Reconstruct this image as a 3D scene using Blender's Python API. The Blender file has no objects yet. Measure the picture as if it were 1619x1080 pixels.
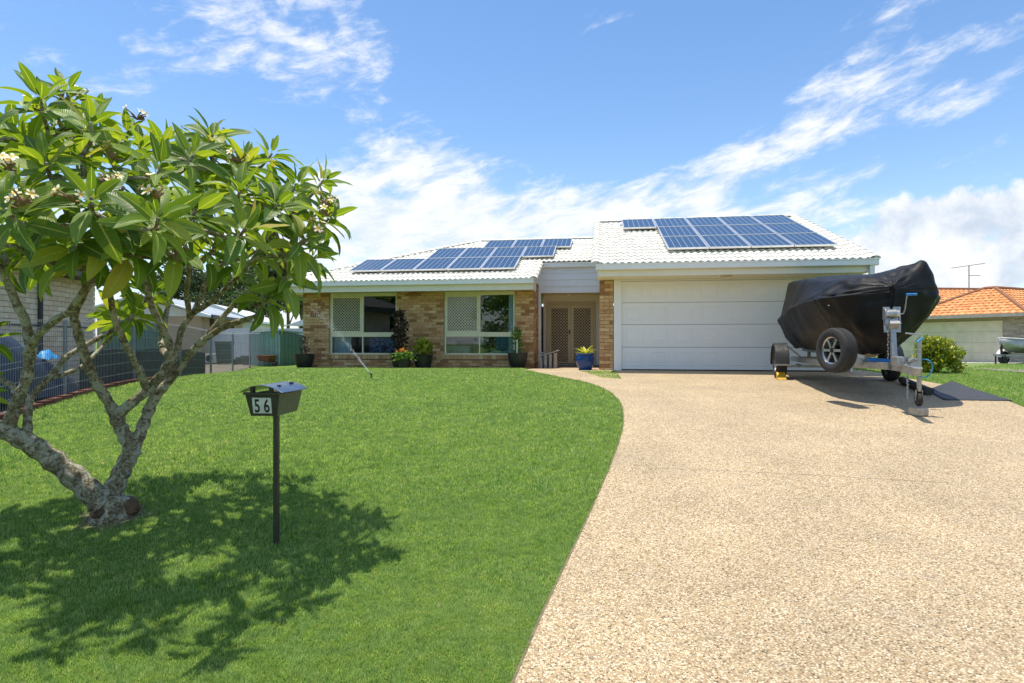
import bpy, bmesh, math, random
import numpy as np
from mathutils import Vector, Matrix
random.seed(7); rng = np.random.default_rng(7)
R = math.radians
scene = bpy.context.scene
C = scene.collection
# ------------------------------------------------------------------ camera
CAMZ = 0.69
cam_d = bpy.data.cameras.new('camera'); cam = bpy.data.objects.new('camera', cam_d); C.objects.link(cam)
cam.location = (0, 0, CAMZ); cam.rotation_euler = (R(90), 0, 0)
cam_d.sensor_width = 36; cam_d.lens = 36*940/1619; cam_d.clip_start = 0.05; cam_d.clip_end = 3000
scene.camera = cam
# ------------------------------------------------------------------ view
scene.render.engine = 'CYCLES'
vs = scene.view_settings
vs.view_transform = 'Standard'; vs.look = 'None'; vs.gamma = 1; vs.use_curve_mapping = False
vs.exposure = 0.46
# ------------------------------------------------------------------ sun
SUNV = Vector((-0.17, 0.06, 1)).normalized()
sl = bpy.data.lights.new('sun', 'SUN'); sl.energy = 4.3; sl.angle = R(0.55); sl.color = (1, .935, .82)
so = bpy.data.objects.new('sun', sl); C.objects.link(so); so.location = (0, 0, 30)
so.rotation_euler = SUNV.to_track_quat('Z', 'Y').to_euler()
# ------------------------------------------------------------------ sky
SKY_STRENGTH = 0.15
w = bpy.data.worlds.new('World'); scene.world = w; w.use_nodes = True
nt = w.node_tree; nt.nodes.clear()
def wn(t, **k):
    n = nt.nodes.new(t)
    for a, b in k.items(): setattr(n, a, b)
    return n
def wl(a, b): nt.links.new(a, b)
def wm(op, a, b=None, c=None):
    n = wn('ShaderNodeMath', operation=op)
    for i, v in enumerate((a, b, c)):
        if v is None: continue
        if isinstance(v, (int, float)): n.inputs[i].default_value = v
        else: wl(v, n.inputs[i])
    return n.outputs[0]
sky = wn('ShaderNodeTexSky', sky_type='NISHITA'); sky.sun_disc = False
sky.sun_elevation = math.asin(SUNV.z); sky.sun_rotation = math.atan2(SUNV.x, SUNV.y)
sky.altitude = 10; sky.air_density = 1.0; sky.dust_density = 0.4; sky.ozone_density = 2.2
tc = wn('ShaderNodeTexCoord'); sep = wn('ShaderNodeSeparateXYZ'); wl(tc.outputs['Generated'], sep.inputs[0])
X, Y, Z = sep.outputs
az = wm('ARCTAN2', X, Y); el = wm('ARCSINE', Z)
# (centre az, centre el, half-width along, half-width across, tilt, amount): banks of cloud
def px2ae(x, y):
    a = (x-809.5)/940; b = (540-y)/940
    return math.atan(a), math.atan(b/math.sqrt(1+a*a))
BANKS = [(450, 45, 290, 90, -10, .85), (90, 110, 200, 55, -12, .6), (670, 245, 150, 55, -8, .75), (760, 330, 330, 70, 3, 1.0),
         (430, 195, 190, 45, 0, -.6), (1010, 150, 260, 110, 10, -.7), (760, 130, 130, 80, 0, -.7), 
         (1090, 285, 300, 34, 14, .95), (560, 340, 170, 95, 0, .55), (1370, 70, 190, 60, 28, .46), (1330, 160, 120, 45, 28, .38),
         (930, 30, 60, 40, 50, .5), (1560, 150, 120, 30, 10, .4), (1160, 350, 300, 45, 8, .75), (300, 400, 300, 90, 0, .6), (1240, 420, 500, 50, 0, .3)]
cov = None
for (bx, by, sx, sy, tl, am) in BANKS:
    a0, e0 = px2ae(bx, by); ct, st = math.cos(R(tl)), math.sin(R(tl))
    da = wm('SUBTRACT', az, a0); de = wm('SUBTRACT', el, e0)
    p = wm('ADD', wm('MULTIPLY', da, ct*940/sx), wm('MULTIPLY', de, st*940/sx))
    q = wm('ADD', wm('MULTIPLY', da, -st*940/sy), wm('MULTIPLY', de, ct*940/sy))
    g = wm('MULTIPLY', wm('EXPONENT', wm('MULTIPLY', wm('ADD', wm('MULTIPLY', p, p), wm('MULTIPLY', q, q)), -1.0)), am)
    cov = g if cov is None else wm('ADD', cov, g)
# stretched noise on a high cloud deck
cx = wn('ShaderNodeCombineXYZ'); wl(az, cx.inputs[0]); wl(wm('MULTIPLY', el, 1.5), cx.inputs[1])
mp = wn('ShaderNodeMapping', vector_type='TEXTURE'); mp.inputs['Rotation'].default_value = (0, 0, R(24)); mp.inputs['Scale'].default_value = (1.9, 1.0, 1); wl(cx.outputs[0], mp.inputs[0])
def noise(vec, scale, detail, rough, dist=0.0):
    n = wn('ShaderNodeTexNoise'); n.inputs['Scale'].default_value = scale; n.inputs['Detail'].default_value = detail
    n.inputs['Roughness'].default_value = rough; n.inputs['Distortion'].default_value = dist; wl(vec, n.inputs['Vector']); return n.outputs['Fac']
n1 = noise(mp.outputs[0], 5.5, 9, .60, .3); n2 = noise(mp.outputs[0], 21.0, 8, .66, .3)
nz = wm('ADD', wm('MULTIPLY', n1, .50), wm('MULTIPLY', n2, .50))
infront = wm('GREATER_THAN', Y, 0.02)
cov = wm('MULTIPLY', wm('MAXIMUM', wm('MINIMUM', cov, 1.2), -.5), .365)
mo = wn('ShaderNodeMapRange', interpolation_type='SMOOTHSTEP'); wl(Z, mo.inputs['Value']); mo.inputs['From Min'].default_value = .55; mo.inputs['From Max'].default_value = .75
cov = wm('ADD', cov, wm('MULTIPLY', mo.outputs[0], .16))     # broken cloud goes on overhead
mb_ = wn('ShaderNodeMapRange', interpolation_type='SMOOTHSTEP'); wl(Y, mb_.inputs['Value']); mb_.inputs['From Min'].default_value = .5; mb_.inputs['From Max'].default_value = .1
cov = wm('ADD', cov, wm('MULTIPLY', mb_.outputs[0], .13))    # and behind
dens = wm('ADD', wm('SUBTRACT', wm('ADD', wm('MULTIPLY', wm('SUBTRACT', nz, .5), 1.7), .5), .70), cov)
mr = wn('ShaderNodeMapRange', interpolation_type='SMOOTHSTEP'); wl(dens, mr.inputs['Value']); mr.inputs['From Min'].default_value = -.07; mr.inputs['From Max'].default_value = .26
cirrus = wm('MULTIPLY', mr.outputs[0], .93)
# cumulus low on the right
n3 = noise(tc.outputs['Generated'], 7.0, 9, .56, .25); n4 = noise(tc.outputs['Generated'], 19.0, 6, .6, .2)
cumc = None
for (bx, by, sx, sy, am) in [(1375, 405, 110, 60, .95), (1450, 365, 120, 75, 1.0), (1560, 345, 130, 70, 1.0), (1680, 370, 190, 90, 1.0), (1390, 420, 130, 40, .7), (1600, 440, 260, 50, .8), (1900, 400, 260, 90, .9), (-300, 430, 250, 70, .8)]:
    a0, e0 = px2ae(bx, by)
    p = wm('MULTIPLY', wm('SUBTRACT', az, a0), 940/sx*1.2); q = wm('MULTIPLY', wm('SUBTRACT', el, e0), 940/sy*1.2)
    g = wm('MULTIPLY', wm('EXPONENT', wm('MULTIPLY', wm('ADD', wm('MULTIPLY', p, p), wm('MULTIPLY', q, q)), -1.0)), am)
    cumc = g if cumc is None else wm('MAXIMUM', cumc, g)
cd = wm('ADD', wm('ADD', wm('MULTIPLY', n3, .75), wm('MULTIPLY', n4, .25)), wm('MULTIPLY', cumc, .42))
mr2 = wn('ShaderNodeMapRange', interpolation_type='SMOOTHSTEP'); wl(cd, mr2.inputs['Value']); mr2.inputs['From Min'].default_value = .72; mr2.inputs['From Max'].default_value = .80
cum = mr2.outputs[0]
mr3 = wn('ShaderNodeMapRange', interpolation_type='SMOOTHSTEP'); wl(wm('ADD', wm('MULTIPLY', n4, .5), wm('MULTIPLY', n3, .5)), mr3.inputs['Value']); mr3.inputs['From Min'].default_value = .36; mr3.inputs['From Max'].default_value = .62
CLOUD = 5.3
hs = wn('ShaderNodeHueSaturation'); hs.inputs['Saturation'].default_value = 1.15; hs.inputs['Value'].default_value = 1.0; wl(sky.outputs[0], hs.inputs['Color'])
# pale haze low over the horizon, all round
hz = wm('MULTIPLY', wm('EXPONENT', wm('MULTIPLY', wm('MAXIMUM', Z, 0.0), -9.0)), .66)
hx = wn('ShaderNodeMixRGB'); wl(hz, hx.inputs[0]); wl(hs.outputs[0], hx.inputs[1]); hx.inputs[2].default_value = (CLOUD*.80, CLOUD*.88, CLOUD*1.0, 1)
mx = wn('ShaderNodeMixRGB'); wl(cirrus, mx.inputs[0]); wl(hx.outputs[0], mx.inputs[1]); 
ctone = wn('ShaderNodeMapRange', interpolation_type='SMOOTHSTEP'); wl(n2, ctone.inputs['Value']); ctone.inputs['From Min'].default_value = .36; ctone.inputs['From Max'].default_value = .62
cmix = wn('ShaderNodeMixRGB'); wl(ctone.outputs[0], cmix.inputs[0]); cmix.inputs[1].default_value = (CLOUD*.78, CLOUD*.84, CLOUD*.95, 1); cmix.inputs[2].default_value = (CLOUD*.97, CLOUD*.99, CLOUD*1.02, 1); wl(cmix.outputs[0], mx.inputs[2])
cc = wn('ShaderNodeMixRGB'); wl(mr3.outputs[0], cc.inputs[0]); cc.inputs[1].default_value = (CLOUD*.60, CLOUD*.68, CLOUD*.80, 1); cc.inputs[2].default_value = (CLOUD*1.02, CLOUD*1.03, CLOUD*1.05, 1)
mx2 = wn('ShaderNodeMixRGB'); wl(wm('MULTIPLY', cum, .95), mx2.inputs[0]); wl(mx.outputs[0], mx2.inputs[1]); wl(cc.outputs[0], mx2.inputs[2])
bg = wn('ShaderNodeBackground'); bg.inputs['Strength'].default_value = SKY_STRENGTH; wl(mx2.outputs[0], bg.inputs['Color'])
wo = wn('ShaderNodeOutputWorld'); wl(bg.outputs[0], wo.inputs['Surface'])

# ------------------------------------------------------------------ helpers
def at(x, y, D): return Vector(((x-809.5)/940*D, D, CAMZ+(540-y)/940*D))
class MB:
    def __init__(s): s.v = []; s.f = []; s.uv = None
    def quad(s, a, b, c, d):
        n = len(s.v); s.v += [tuple(a), tuple(b), tuple(c), tuple(d)]; s.f.append((n, n+1, n+2, n+3)); return s
    def tri(s, a, b, c):
        n = len(s.v); s.v += [tuple(a), tuple(b), tuple(c)]; s.f.append((n, n+1, n+2)); return s
    def box(s, x0, x1, y0, y1, z0, z1):
        n = len(s.v)
        s.v += [(x0,y0,z0),(x1,y0,z0),(x1,y1,z0),(x0,y1,z0),(x0,y0,z1),(x1,y0,z1),(x1,y1,z1),(x0,y1,z1)]
        s.f += [tuple(n+i for i in q) for q in ((0,3,2,1),(4,5,6,7),(0,1,5,4),(1,2,6,5),(2,3,7,6),(3,0,4,7))]; return s
    def obox(s, c, ax, ay, az):      # centre and three half-extent vectors
        c, ax, ay, az = Vector(c), Vector(ax), Vector(ay), Vector(az); n = len(s.v)
        for k in (-1, 1):
            for i, j in ((-1,-1),(1,-1),(1,1),(-1,1)): s.v.append(tuple(c+ax*i+ay*j+az*k))
        s.f += [tuple(n+i for i in q) for q in ((0,3,2,1),(4,5,6,7),(0,1,5,4),(1,2,6,5),(2,3,7,6),(3,0,4,7))]; return s
    def beam(s, p, q, wx, wz, up=(0,0,1)):
        p, q = Vector(p), Vector(q); d = q-p; l = d.length; d.normalize(); up = Vector(up)
        sd = d.cross(up); sd = sd.normalized() if sd.length > 1e-5 else Vector((1,0,0)); u2 = sd.cross(d)
        return s.obox((p+q)/2, sd*wx/2, d*l/2, u2*wz/2)
    def tube(s, pts, rad, n=8, caps=True):
        pts = [Vector(p) for p in pts]; m = len(pts)
        if not isinstance(rad, (list, tuple)): rad = [rad]*m
        t0 = (pts[1]-pts[0]).normalized(); nr = t0.orthogonal().normalized(); base = len(s.v)
        for i, p in enumerate(pts):
            t = (pts[min(i+1, m-1)]-pts[max(i-1, 0)]).normalized()
            nr = (nr-t*nr.dot(t)); nr = nr.normalized() if nr.length > 1e-6 else t.orthogonal().normalized()
            b = t.cross(nr)
            for k in range(n):
                a = 2*math.pi*k/n; s.v.append(tuple(p+(nr*math.cos(a)+b*math.sin(a))*rad[i]))
        for i in range(m-1):
            for k in range(n):
                k2 = (k+1) % n; s.f.append((base+i*n+k, base+i*n+k2, base+(i+1)*n+k2, base+(i+1)*n+k))
        if caps:
            s.f.append(tuple(base+k for k in reversed(range(n)))); s.f.append(tuple(base+(m-1)*n+k for k in range(n)))
        return s
    def lathe(s, prof, n=24, c=(0,0,0), axis='Z'):     # prof: (r, h)
        base = len(s.v)
        for r, h in prof:
            for k in range(n):
                a = 2*math.pi*k/n
                if axis == 'Z': s.v.append((c[0]+r*math.cos(a), c[1]+r*math.sin(a), c[2]+h))
                else: s.v.append((c[0]+h, c[1]+r*math.cos(a), c[2]+r*math.sin(a)))
        for i in range(len(prof)-1):
            for k in range(n):
                k2 = (k+1) % n; s.f.append((base+i*n+k, base+i*n+k2, base+(i+1)*n+k2, base+(i+1)*n+k))
        return s
    def xform(s, M): s.v = [tuple(M @ Vector(p)) for p in s.v]; return s
    def build(s, name, mat, parent=None, smooth=False, bevel=0):
        me = bpy.data.meshes.new(name); me.from_pydata(s.v, [], s.f); me.validate(); me.update()
        if mat: me.materials.append(mat)
        if smooth: me.polygons.foreach_set('use_smooth', [True]*len(me.polygons))
        o = bpy.data.objects.new(name, me); C.objects.link(o)
        if parent: o.parent = parent
        if bevel:
            b = o.modifiers.new('bevel', 'BEVEL'); b.width = bevel; b.segments = 2; b.limit_method = 'ANGLE'; b.harden_normals = False
        if smooth == 'angle':
            me.set_sharp_from_angle(angle=R(40))
        return o
def tag(o, label=None, cat=None, group=None, kind=None):
    if label: o['label'] = label
    if cat: o['category'] = cat
    if group: o['group'] = group
    if kind: o['kind'] = kind
    return o
def empty(name, loc, rz=0, **k):
    o = bpy.data.objects.new(name, None); o.empty_display_size = .2; C.objects.link(o); o.location = loc; o.rotation_euler = (0, 0, rz)
    return tag(o, **k)
def share(name, me, parent, loc=(0,0,0), scale=(1,1,1), M=None):
    o = bpy.data.objects.new(name, me); C.objects.link(o); o.parent = parent
    if M is not None: o.matrix_local = M
    else: o.location = loc; o.scale = scale
    return o
def copy_tree(o, parent=None):
    c = o.copy(); C.objects.link(c); c.parent = parent
    for ch in o.children: copy_tree(ch, c)
    return c
# ------------------------------------------------------------------ materials
MATS = {}
def newmat(name):
    m = bpy.data.materials.new(name); m.use_nodes = True; t = m.node_tree; b = t.nodes['Principled BSDF']; MATS[name] = m
    return m, t, b
def nd(t, ty, **k):
    n = t.nodes.new(ty)
    for a, v in k.items(): setattr(n, a, v)
    return n
def col(c): return (c[0], c[1], c[2], 1)
def tnoise(t, scale, detail=4, rough=.55, vec=None, dist=0):
    n = nd(t, 'ShaderNodeTexNoise'); n.inputs['Scale'].default_value = scale; n.inputs['Detail'].default_value = detail; n.inputs['Roughness'].default_value = rough; n.inputs['Distortion'].default_value = dist
    if vec is not None: t.links.new(vec, n.inputs['Vector'])
    return n.outputs['Fac']
def tmap(t, v, a, b, c=0, d=1):
    n = nd(t, 'ShaderNodeMapRange'); t.links.new(v, n.inputs['Value'])
    for k, x in zip(('From Min', 'From Max', 'To Min', 'To Max'), (a, b, c, d)): n.inputs[k].default_value = x
    return n.outputs[0]
def tmix(t, f, a, b, mode='MIX'):
    n = nd(t, 'ShaderNodeMixRGB', blend_type=mode)
    for i, v in enumerate((f, a, b)):
        if isinstance(v, (int, float)): n.inputs[i].default_value = v
        elif isinstance(v, tuple): n.inputs[i].default_value = col(v)
        else: t.links.new(v, n.inputs[i])
    return n.outputs[0]
def tbump(t, b, h, strength=.3, dist=.01):
    n = nd(t, 'ShaderNodeBump'); n.inputs['Strength'].default_value = strength; n.inputs['Distance'].default_value = dist
    t.links.new(h, n.inputs['Height']); t.links.new(n.outputs[0], b.inputs['Normal'])
def mat(name, c, rough=.6, metal=0, c2=None, scale=6, var=.12, bump=0, bscale=40, spec=.5, lo=.35, hi=.65):
    """two-tone worn surface: colour varies by noise in object space, fine bump"""
    m, t, b = newmat(name)
    tcn = nd(t, 'ShaderNodeTexCoord').outputs['Object']
    c2 = c2 or tuple(x*(1-var*2) for x in c)
    f = tmap(t, tnoise(t, scale, 6, .6, tcn), lo, hi)
    t.links.new(tmix(t, f, c, c2), b.inputs['Base Color'])
    b.inputs['Roughness'].default_value = rough; b.inputs['Metallic'].default_value = metal; b.inputs['Specular IOR Level'].default_value = spec
    if rough < .9:
        rr = tmap(t, tnoise(t, scale*3, 4, .6, tcn), .3, .7, max(0, rough-.08), min(1, rough+.1)); t.links.new(rr, b.inputs['Roughness'])
    if bump: tbump(t, b, tnoise(t, bscale, 5, .6, tcn), bump, .01)
    return m
def randmat(name, ramp, rough=.8, bump=.4, bscale=60, grain=.25, gscale=30, spec=.3, ramp2=None):
    """each piece its own tone: object random plus island random"""
    m, t, b = newmat(name)
    oi = nd(t, 'ShaderNodeObjectInfo'); ge = nd(t, 'ShaderNodeNewGeometry'); tcn = nd(t, 'ShaderNodeTexCoord').outputs['Object']
    ad = nd(t, 'ShaderNodeMath', operation='ADD'); t.links.new(oi.outputs['Random'], ad.inputs[0]); t.links.new(ge.outputs['Random Per Island'], ad.inputs[1])
    fr = nd(t, 'ShaderNodeMath', operation='FRACT'); t.links.new(ad.outputs[0], fr.inputs[0])
    cr = nd(t, 'ShaderNodeValToRGB'); e = cr.color_ramp.elements
    while len(e) < len(ramp): e.new(.5)
    for i, (p, c) in enumerate(ramp): e[i].position = p; e[i].color = col(c)
    t.links.new(fr.outputs[0], cr.inputs[0])
    pos = ge.outputs['Position']
    f = tmap(t, tnoise(t, gscale, 5, .65, pos), .3, .7, 1-grain, 1+grain*.6)
    mu = nd(t, 'ShaderNodeMixRGB', blend_type='MULTIPLY'); mu.inputs[0].default_value = 1; t.links.new(cr.outputs[0], mu.inputs[1]); t.links.new(f, mu.inputs[2])
    t.links.new(mu.outputs[0], b.inputs['Base Color']); b.inputs['Roughness'].default_value = rough; b.inputs['Specular IOR Level'].default_value = spec
    if bump: tbump(t, b, tnoise(t, bscale, 5, .6, pos), bump, .006)
    return m
def leafmat(name, ramp, trans=.35, rough=.45, spec=.5, vein=True, uvv=False, tint=(1.25, 1.3, .45)):
    m, t, b = newmat(name)
    oi = nd(t, 'ShaderNodeObjectInfo'); ge = nd(t, 'ShaderNodeNewGeometry')
    ad = nd(t, 'ShaderNodeMath', operation='ADD'); t.links.new(oi.outputs['Random'], ad.inputs[0]); t.links.new(ge.outputs['Random Per Island'], ad.inputs[1])
    fr = nd(t, 'ShaderNodeMath', operation='FRACT'); t.links.new(ad.outputs[0], fr.inputs[0])
    cr = nd(t, 'ShaderNodeValToRGB'); e = cr.color_ramp.elements
    while len(e) < len(ramp): e.new(.5)
    for i, (p, c) in enumerate(ramp): e[i].position = p; e[i].color = col(c)
    t.links.new(fr.outputs[0], cr.inputs[0]); c = cr.outputs[0]
    if uvv:   # midrib and side veins from the leaf's own UV
        uv = nd(t, 'ShaderNodeUVMap'); sp = nd(t, 'ShaderNodeSeparateXYZ'); t.links.new(uv.outputs[0], sp.inputs[0])
        ab = nd(t, 'ShaderNodeMath', operation='ABSOLUTE'); s5 = nd(t, 'ShaderNodeMath', operation='SUBTRACT'); t.links.new(sp.outputs[0], s5.inputs[0]); s5.inputs[1].default_value = .5; t.links.new(s5.outputs[0], ab.inputs[0])
        mid = tmap(t, ab.outputs[0], .02, .055, 1, 0)
        sv = nd(t, 'ShaderNodeMath', operation='MULTIPLY_ADD'); t.links.new(ab.outputs[0], sv.inputs[0]); sv.inputs[1].default_value = -.28; t.links.new(sp.outputs[1], sv.inputs[2])
        sn = nd(t, 'ShaderNodeMath', operation='SINE'); ml = nd(t, 'ShaderNodeMath', operation='MULTIPLY'); t.links.new(sv.outputs[0], ml.inputs[0]); ml.inputs[1].default_value = 135; t.links.new(ml.outputs[0], sn.inputs[0])
        vein_f = tmap(t, sn.outputs[0], .55, 1, 0, .32)
        c = tmix(t, vein_f, c, (.30, .40, .10)); c = tmix(t, mid, c, (.42, .48, .16))
        tbump(t, b, sn.outputs[0], .35, .004)
    t.links.new(c, b.inputs['Base Color']); b.inputs['Roughness'].default_value = rough; b.inputs['Specular IOR Level'].default_value = spec
    tr = nd(t, 'ShaderNodeBsdfTranslucent'); t.links.new(tmix(t, 1.0, c, tint, 'MULTIPLY'), tr.inputs[0])
    ms = nd(t, 'ShaderNodeMixShader'); ms.inputs[0].default_value = trans; t.links.new(b.outputs[0], ms.inputs[1]); t.links.new(tr.outputs[0], ms.inputs[2])
    t.links.new(ms.outputs[0], t.nodes['Material Output'].inputs['Surface'])
    return m
def glassmat(name, base=.10, tint=(.9, .95, .95), rough=.0):
    m, t, b = newmat(name)
    g = nd(t, 'ShaderNodeBsdfGlossy'); g.inputs['Roughness'].default_value = rough; g.inputs['Color'].default_value = (1, 1, 1, 1)
    tr = nd(t, 'ShaderNodeBsdfTransparent'); tr.inputs[0].default_value = col(tint)
    fz = nd(t, 'ShaderNodeFresnel'); fz.inputs[0].default_value = 1.5
    f = tmap(t, fz.outputs[0], .04, 1, base, 1)
    ms = nd(t, 'ShaderNodeMixShader'); t.links.new(f, ms.inputs[0]); t.links.new(tr.outputs[0], ms.inputs[1]); t.links.new(g.outputs[0], ms.inputs[2])
    t.links.new(ms.outputs[0], t.nodes['Material Output'].inputs['Surface'])
    return m
# ================================================================== ground
_py = np.array([-300, -20, 0, 2.6, 4.1, 6, 8.4, 11, 13, 14.5, 17, 20, 30, 60, 600]); _pz = np.array([-1.0, -1.0, -.97, -.81, -.71, -.48, -.24, -.09, -.015, 0, -.09, -.15, -.38, -.45, -.5])
_gy = np.linspace(-20, 60, 801); _gz = np.interp(_gy, _py, _pz)
_k = np.hanning(17); _k /= _k.sum(); _gz = np.convolve(np.pad(_gz, 8, 'edge'), _k, 'valid')
def sst(x, a, b):
    t = np.clip((x-a)/(b-a), 0, 1); return t*t*(3-2*t)
def gz(x, y):
    x = np.asarray(x, float); y = np.asarray(y, float)
    z = np.where((y > -20) & (y < 60), np.interp(y, _gy, _gz), np.interp(y, _py, _pz))
    return z - .2*sst(-x, 5.5, 9)*sst(y, 9.5, 14)*(1-sst(y, 17, 24)) - .05*sst(-x, 3, 7)*sst(y, 16, 18)*0
def gp(x, y, off=0.0):
    """point of the ground seen at photo pixel x, y"""
    dx = (x-809.5)/940; dz = (540-y)/940; D = 2.0
    for i in range(6000):
        if CAMZ+dz*D <= float(gz(dx*D, D)): break
        D += .01
    return Vector((dx*D, D, CAMZ+dz*D+off))
def G(x, y, off=0.0): return Vector((x, y, float(gz(x, y))+off))
def edge_fn(pts):     # x as a function of y along an edge traced over the ground
    P = sorted([(p.y, p.x) for p in pts]); a = np.array([p[0] for p in P]); b = np.array([p[1] for p in P])
    return lambda y: np.interp(y, a, b)
LEFT = [gp(*p) for p in [(835,586.5),(856,591),(880,596),(905,600.5),(930,606),(950,613),(967,622),(979,634),(985,646),(987,662),(985,682),(978,706),(966,740),(951,775),(932,818),(908,870),(882,925),(852,990),(815,1080)]]
LEFT.append(G(-.75, 0)); LEFT.append(G(-1.6, -4))
RIGHT = [gp(*p) for p in [(1374,587.5),(1420,597),(1480,607),(1540,619),(1590,634),(1640,655)]] + [G(6.9, 4), G(6.6, 0), G(7.4, -4)]
fL, fR = edge_fn(LEFT), edge_fn(RIGHT)
def sheet(name, rows, m, kind='structure', parent=None):
    me = bpy.data.meshes.new(name); n = len(rows[0]); v = [tuple(p) for r in rows for p in r]; f = []
    for i in range(len(rows)-1):
        for j in range(n-1): f.append((i*n+j, i*n+j+1, (i+1)*n+j+1, (i+1)*n+j))
    me.from_pydata(v, [], f); me.materials.append(m); me.polygons.foreach_set('use_smooth', [True]*len(f)); me.update()
    o = bpy.data.objects.new(name, me); C.objects.link(o)
    if kind: o['kind'] = kind
    if parent: o.parent = parent
    return o
# soil under the turf, thatch coloured, out to the horizon
m, t, b = newmat('turf')
pos = nd(t, 'ShaderNodeNewGeometry').outputs['Position']
f1 = tmap(t, tnoise(t, 1.1, 6, .6, pos), .3, .7); f2 = tmap(t, tnoise(t, 9, 5, .65, pos), .3, .7); f3 = tmap(t, tnoise(t, 90, 3, .6, pos), .25, .75)
c = tmix(t, f1, (.13, .22, .035), (.20, .29, .06)); c = tmix(t, f2, c, (.15, .24, .045)); c = tmix(t, f3, c, (.10, .16, .03))
t.links.new(c, b.inputs['Base Color']); b.inputs['Roughness'].default_value = .9; b.inputs['Specular IOR Level'].default_value = .1
tbump(t, b, tnoise(t, 140, 3, .7, pos), .9, .02)
ys = np.concatenate([[-300, -120, -60, -30, -15], np.arange(-8, 34, .25), [36, 40, 48, 60, 90, 150, 300, 700, 1500]])
xs = np.concatenate([[-1500, -600, -250, -120, -60, -40, -30], np.arange(-24, 34, .5), [40, 55, 80, 140, 300, 700, 1500]])
rows = [[(x, y, float(gz(x, y))) for x in xs] for y in ys]
sheet('ground', rows, MATS['turf'])
# exposed aggregate driveway
def aggregate(name, warm=1.0, stain=True):
    m, t, b = newmat(name)
    pos = nd(t, 'ShaderNodeNewGeometry').outputs['Position']
    vo = nd(t, 'ShaderNodeTexVoronoi'); vo.inputs['Scale'].default_value = 96; vo.inputs['Randomness'].default_value = 1; t.links.new(pos, vo.inputs['Vector'])
    sp = nd(t, 'ShaderNodeSeparateColor'); t.links.new(vo.outputs['Color'], sp.inputs[0])
    cr = nd(t, 'ShaderNodeValToRGB'); e = cr.color_ramp.elements; cr.color_ramp.interpolation = 'LINEAR'
    RA = [(0, (.06, .05, .04)), (.14, (.20, .155, .105)), (.28, (.48, .365, .22)), (.48, (.65, .52, .345)), (.70, (.77, .67, .50)), (.9, (.88, .82, .70)), (1, (.54, .37, .18))]
    while len(e) < len(RA): e.new(.5)
    for i, (p, c0) in enumerate(RA): e[i].position = p; e[i].color = col(c0)
    t.links.new(sp.outputs[0], cr.inputs[0])
    joint = tmap(t, vo.outputs['Distance'], .34, .66)
    c = tmix(t, joint, cr.outputs[0], (.40, .31, .20))
    if stain:
        big = tmap(t, tnoise(t, .9, 6, .6, pos), .35, .7); c = tmix(t, 1.0, c, tmix(t, big, (.91, .865, .775), (.71, .675, .61)), 'MULTIPLY')
        spots = tmap(t, tnoise(t, 3.2, 6, .65, pos), .56, .78, 0, .5); c = tmix(t, spots, c, (.30, .25, .19))
    t.links.new(c, b.inputs['Base Color']); b.inputs['Roughness'].default_value = .75; b.inputs['Specular IOR Level'].default_value = .3
    inv = nd(t, 'ShaderNodeMath', operation='MULTIPLY'); t.links.new(vo.outputs['Distance'], inv.inputs[0]); inv.inputs[1].default_value = -1
    tbump(t, b, inv.outputs[0], .75, .006)
    return m
aggregate('aggregate')
YB = 13.98    # the garage line
rows = []
for y in np.concatenate([np.arange(-4, 13.0, .2), np.arange(13.0, 14.45, .1)]):
    l = float(fL(y)); r = float(fR(y))
    rows.append([(x, y, float(gz(x, y))+.014) for x in np.linspace(l, r, 30)])
sheet('driveway', rows, MATS['aggregate'])
mat('joint_filler', (.30, .24, .165), .9, c2=(.50, .41, .29), scale=9)
mat('edge_soil', (.13, .10, .065), .95, c2=(.20, .16, .10), scale=25, bump=.8)
def strip(name, pts, wd, m, off):
    rows = []
    for i, p in enumerate(pts):
        q = pts[min(i+1, len(pts)-1)]-pts[max(i-1, 0)]; q.z = 0; q.normalize(); n = Vector((-q.y, q.x, 0))*wd/2
        rows.append([(p.x-n.x, p.y-n.y, float(gz(p.x-n.x, p.y-n.y))+off), (p.x+n.x, p.y+n.y, float(gz(p.x+n.x, p.y+n.y))+off)])
    return sheet(name, rows, m)
def subdiv(a, b, n): return [a+(b-a)*i/n for i in range(n+1)]
strip('edge_soil', [G(float(fL(y))-.004, y) for y in np.arange(0, 13.6, .2)], .026, MATS['edge_soil'], .009)
strip('driveway_joint', subdiv(gp(932, 608), gp(1262, 617.5), 14)+subdiv(gp(1262, 617.5), gp(1450, 622), 6)[1:], .012, MATS['joint_filler'], .0165)
strip('driveway_joint', subdiv(gp(1030, 742), gp(1250, 752), 10)+subdiv(gp(1250, 752), gp(1500, 766), 8)[1:], .007, MATS['joint_filler'], .0165)
# ================================================================== the brick house
TH = R(8.5); HO = Vector((2.597, 14.07, 0))
house = empty('brick_house', HO, -TH, label='low tan brick house with white tiled roof, solar panels and double garage', cat='house')
def hw(u, v, z=0): return Vector((HO.x+u*math.cos(TH)+v*math.sin(TH), HO.y-u*math.sin(TH)+v*math.cos(TH), z))
brickramp = [(0, (.34, .165, .07)), (.2, (.52, .28, .12)), (.45, (.63, .375, .175)), (.62, (.69, .45, .22)), (.78, (.56, .31, .14)), (.9, (.78, .58, .31)), (1, (.61, .34, .15))]
randmat('brick', brickramp, .85, .6, 90, .38, 38)
mat('mortar', (.38, .28, .19), .95, c2=(.30, .22, .15), scale=40, bump=.5, bscale=120)
mat('cream_paint', (.86, .81, .68), .5, c2=(.82, .77, .64), scale=3)
mat('soffit_paint', (.84, .77, .56), .6, c2=(.80, .73, .52), scale=3)
mat('white_gutter', (.88, .865, .82), .5, c2=(.83, .815, .77), scale=5)
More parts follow.
